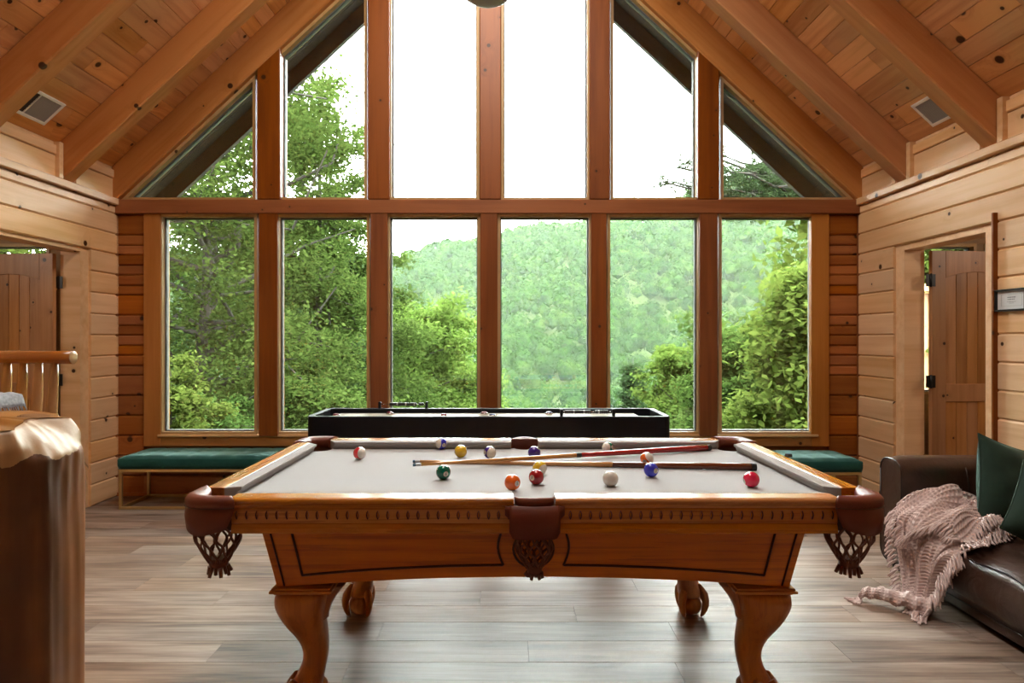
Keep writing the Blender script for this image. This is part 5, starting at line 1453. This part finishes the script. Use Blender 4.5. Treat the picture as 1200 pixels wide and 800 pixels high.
for i, z in enumerate(zz):
    ring = []
    for k in range(n):
        a = 2 * PI * k / n
        d = 0.0016 * math.sin(z * 5 + a * 3) + 0.0007 * math.sin(z * 13 + a * 9) + 0.0004 * math.sin(a * 31 + z * 3)
        hew = max(0, (z - 0.98) / 0.2)
        d -= hew * (0.004 * max(0, math.sin(a * 9 + z * 30)) + 0.002 * abs(math.sin(a * 17 - z * 22)))
        cut = max(0.0, 1 - (abs(((a - 0.12 + PI) % (2 * PI)) - PI) / 0.55) ** 3)          # a broad chamfer on the side towards the window and camera
        r = lrad(a) + d - 0.012 * max(0, (z - 1.175) / 0.024) ** 1.5 - cut * 0.040 * max(0, (z - 1.152) / 0.048)
        ring.append((r * math.cos(a), r * math.sin(a), z + 0.004 * math.sin(a * 4 + 1) * (z > 1.1)))
    rings.append(ring)
m.loft(rings, True, True, True)
m.build('log', M['log'], lp)
top = rings[-1]; m = MB()
tr_ = [[(x * f, y * f, z + 0.0015 + 0.006 * (1 - f) + 0.002 * math.sin(k * 0.5) * f * (f < 1)) for k, (x, y, z) in enumerate(top)] for f in (1.0, 0.7, 0.35, 0.01)]
m.loft(tr_, True, False, True); m.build('cut_top', M['cut_dark'], lp)

# ---------------------------------------------------------------- log bar stool and tall table behind the post
M['log_pine'] = wood('peeled_log_pine', (0.50, 0.215, 0.075), (0.38, 0.135, 0.04), knots=0.3, axis='X', rough=0.22, coat=0.6, var=0.03)
M['log_pine_z'] = wood('peeled_log_slat', (0.58, 0.32, 0.12), (0.42, 0.19, 0.06), knots=0.3, axis='Z', rough=0.25, coat=0.5, var=0.08)
chair_root = empty('log_chair', (X(45, 3.0) - 0.25, 3.0, 0)); tag(chair_root, 'tall peeled-log chair with slatted back behind the post', 'chair')
ox = chair_root.location.x; zr_ = Z(418.5, 3.0)
def cl(x, y, z): return (x - ox, y - 3.0, z)
xe = X(86, 3.0)
m = MB(); m.tube([cl(xe - 0.98 + 0.98 * k / 10, 3.0, zr_ + 0.001 * math.sin(k)) for k in range(11)], [0.0300 + 0.0008 * math.sin(k * 2) for k in range(11)], 20); tr = m.build('top_rail', M['log_pine'], chair_root)
m = MB(); m.revolve([(0.0306, 0), (0.028, 0.002), (0.001, 0.003)], 20); e_ = m.build('rail_end', M['cut'], tr); e_.location = cl(xe, 3.0, zr_ + 0.0); e_.rotation_euler = (0, PI / 2, 0)
for k in range(9):
    px_t = 64 - 18.3 * k; xt = X(px_t, 3.0)
    m = MB(); xb = xt - 0.030
    z1 = zr_ - 0.024; z0 = 0.72; lean = 0.17
    L_ = z1 - z0
    path = [(0 - lean * 0.18 * f * 1.0 * L_ / 0.5, 0, -L_ * f) for f in [i / 6 for i in range(7)]]
    m.tube([(x, y - 0.0, z) for x, y, z in path], [0.015, 0.021, 0.0235, 0.024, 0.0235, 0.022, 0.019], 14)
    m.build('back_slat', M['log_pine_z'], chair_root).location = cl(xt, 3.0, z1)
m = MB(); m.tube([cl(xe - 0.98, 3.0, 0.72), cl(xe - 0.06, 3.0, 0.72)], 0.028, 14); m.build('lower_rail', M['log_pine'], chair_root)
m = MB(); m.box(-0.30, 0.30, -0.44, -0.01, 0.735, 0.775); m.build('seat', M['log_pine'], chair_root, cl(xe - 0.5, 3.0, 0), 0.01, 2)
for a, b in ((xe - 0.12, -0.02), (xe - 0.88, -0.02), (xe - 0.22, -0.40), (xe - 0.78, -0.40)):
    m = MB(); m.tube([cl(a, 3.0 + b, 0), cl(a, 3.0 + b, 0.73)], [0.028, 0.026], 14); m.build('leg', M['log_pine_z'], chair_root)
# pub table
ptb = empty('pub_table', (-2.55, 2.25, 0)); tag(ptb, 'tall light wood table whose corner shows at the left edge', 'table')
xr_ = X(27, 2.45); zt_ = Z(463, 2.45)
m = MB(); m.box(-3.1 + 2.55, xr_ + 2.55, 1.9 - 2.25, 2.45 - 2.25, zt_ - 0.035, zt_); m.build('table_top', M['trim_x'], ptb, None, 0.012, 3)
m = MB(); m.tube([(-0.05, -0.05, 0.04), (-0.05, -0.05, zt_ - 0.035)], 0.05, 16); m.build('column', M['log_pine_z'], ptb)
m = MB(); m.revolve([(0.26, 0), (0.26, 0.02), (0.06, 0.05)], 24, (-0.05, -0.05, 0)); m.build('base', M['iron'], ptb)
M['weave'] = plain('grey_woven_yarn', (0.30, 0.32, 0.34), 0.95, noise=0.6, nscale=90, bump=0.4)
pm = empty('woven_placemat', (xr_ - 0.2, 2.33, zt_)); tag(pm, 'grey woven placemat hanging over the table corner', 'placemat')
m = MB(); G = []
for j in range(15):
    r = []
    for i in range(41):
        u = i / 40; x = -0.22 + 0.44 * u; over = max(0, x - 0.185)
        z = 0.004 + 0.0025 * math.sin(i * 1.6) * math.sin(j * 1.7) - over * 1.2; xx = min(x, 0.185) + over * 0.35 + 0.004
        r.append((xx + (0.010 if over > 0 else 0), -0.15 + 0.26 * j / 14, z + (0.002 if over <= 0 else 0)))
    G.append(r)
m.grid(G); o = m.build('mat', M['weave'], pm); s_ = o.modifiers.new('t', 'SOLIDIFY'); s_.thickness = 0.006; s_.offset = 1
m = MB()
for j in range(30):
    y = -0.15 + 0.26 * j / 29; m.tube([(0.214, y, -0.030), (0.222 + 0.004 * math.sin(j * 3), y + 0.003 * math.sin(j * 5), -0.050), (0.220, y, -0.066 - 0.006 * math.sin(j * 2.3))], 0.0022, 4)
m.build('fringe', M['weave'], pm, kind='stuff')

# ---------------------------------------------------------------- vents, framed print, ceiling fan
def vent(px, py, s, yc, label):
    eave = Vector((XL if s < 0 else XR, 0, ZW)); upv = Vector((-s * cs_s, 0, sn_s)); nin = Vector((-s * sn_s, 0, -cs_s))
    # centre on the ceiling plane along the sight line
    t = Vector(((px - VX) / FPX, 1.0, -(py - HY) / FPX)); o_ = Vector((0, 0, HC))
    k = (eave - o_).dot(nin) / t.dot(nin); c = o_ + t * k
    r = empty('air_vent', (0, 0, 0)); tag(r, label, 'vent', 'white air vents in the ceiling')
    exv = Vector((0, 1, 0)); eyv = exv.cross(nin) * -1
    if eyv.dot(upv) < 0: pass
    R = Matrix((exv, nin.cross(exv), nin)).transposed().to_4x4(); r.matrix_world = Matrix.Translation(c) @ R
    hl, hw, b = 0.165, 0.105, 0.022
    m = MB()
    for a in ((-hl, hl, -hw, -hw + b), (-hl, hl, hw - b, hw), (-hl, -hl + b, -hw + b, hw - b), (hl - b, hl, -hw + b, hw - b)): m.box(a[0], a[1], a[2], a[3], 0, 0.010)
    m.build('frame', M['white_metal'], r, None, 0.002, 1)
    dv = -hl + 0.115
    m = MB(); m.box(dv - 0.004, dv + 0.004, -hw + b, hw - b, 0.002, 0.009); m.build('divider', M['white_metal'], r)
    m = MB(); m.box(-hl + b, hl - b, -hw + b, hw - b, 0.0, 0.001); m.build('backing', M['vent_dark'], r)
    for q in range(22):
        y = -hw + b + 0.004 + (2 * hw - 2 * b - 0.008) * q / 21
        if q < 22:
            m = MB(); m.box(dv + 0.004, hl - b, y - 0.0030, y + 0.0030, 0.003, 0.007); m.build('louvre', M['vent_grey'], r)
    for q in range(8):
        y = -hw + b + 0.008 + (2 * hw - 2 * b - 0.016) * q / 7
        m = MB(); m.box(-hl + b, dv - 0.004, y - 0.002, y + 0.002, 0.002, 0.005); m.build('louvre', M['vent_dark'], r)
cs_s, sn_s = cs, sn

vent(43.5, 124, -1, 0, 'white ceiling vent on the left slope beside a rafter')
vent(1100, 125.5, 1, 0, 'white ceiling vent on the right slope beside a rafter')

# framed print on the right wall
fy1, fy0 = FPX * (XR - 0.022) / (1169 - VX), FPX * (XR - 0.022) / (1206 - VX)
z1_, z0_ = Z(339, (fy0 + fy1) / 2) + 0.004, Z(364.5, (fy0 + fy1) / 2)
fr = empty('framed_print', (XR - 0.022, (fy0 + fy1) / 2, (z0_ + z1_) / 2)); tag(fr, 'small black-framed white text print on the right wall', 'picture')
hyf, hzf = (fy1 - fy0) / 2, (z1_ - z0_) / 2
for a in ((-hyf, hyf, -hzf, -hzf + 0.012), (-hyf, hyf, hzf - 0.012, hzf), (-hyf, -hyf + 0.012, -hzf + 0.012, hzf - 0.012), (hyf - 0.012, hyf, -hzf + 0.012, hzf - 0.012)):
    m = MB(); m.box(-0.022, 0, a[0], a[1], a[2], a[3]); m.build('frame', M['iron'], fr, None, 0.001, 1)
m = MB(); m.box(-0.008, -0.001, -hyf + 0.01, hyf - 0.01, -hzf + 0.01, hzf - 0.01); mat_ = m.build('mat_board', plain('white_mat_board', (0.66, 0.68, 0.69), 0.7), fr)
ink = plain('grey_ink', (0.25, 0.27, 0.28), 0.8); pale = plain('pale_grey_ink', (0.42, 0.44, 0.45), 0.8)
m = MB(); w_ = 0.0016; iy, iz = hyf - 0.040, hzf - 0.030
for a in ((-iy, iy, -iz, -iz + w_), (-iy, iy, iz - w_, iz), (-iy, -iy + w_, -iz, iz), (iy - 2 * w_, iy, -iz, iz)): m.box(-0.0086, -0.008, *a)
m.build('print_border', pale, mat_)
# the print's two lines of script and two of small capitals, too small to read
m = MB(); rr = random.Random(3)
for (zc_, h_, ya, yb) in ((0.016, 0.008, -0.030, 0.030), (0.004, 0.007, -0.024, 0.026), (-0.010, 0.004, -0.034, 0.034), (-0.018, 0.003, -0.018, 0.018)):
    y = ya
    while y < yb:
        w_ = rr.uniform(0.0012, 0.004); hh = h_ * rr.uniform(0.5, 1.0); m.box(-0.0086, -0.008, y, y + w_, zc_ - hh / 2, zc_ + hh / 2); y += w_ + rr.uniform(0.0008, 0.002)
m.build('printed_lines', ink, mat_, kind='stuff')

# pendant lamp hanging from the ridge: only the bottom of its bowl enters the picture
fd = 3.0; fz = Z(3.2, fd); fan = empty('pendant_lamp', (X(571, fd), fd, fz)); tag(fan, 'pendant lamp whose grey bowl just dips in at the top centre', 'lamp')
m = MB(); m.revolve([(0.002, 0), (0.04, 0.003), (0.075, 0.012), (0.105, 0.030), (0.115, 0.055)], 28); m.build('bowl', plain('grey_frosted_bowl', (0.30, 0.28, 0.26), 0.5), fan)
m = MB(); m.revolve([(0.12, 0.055), (0.13, 0.07), (0.12, 0.10), (0.05, 0.15), (0.02, 0.17)], 28); m.build('cap', M['iron'], fan)
m = MB(); m.tube([(0, 0, 0.17), (0, 0, ZR - fz - 0.02)], 0.013, 10); m.build('downrod', M['iron'], fan)
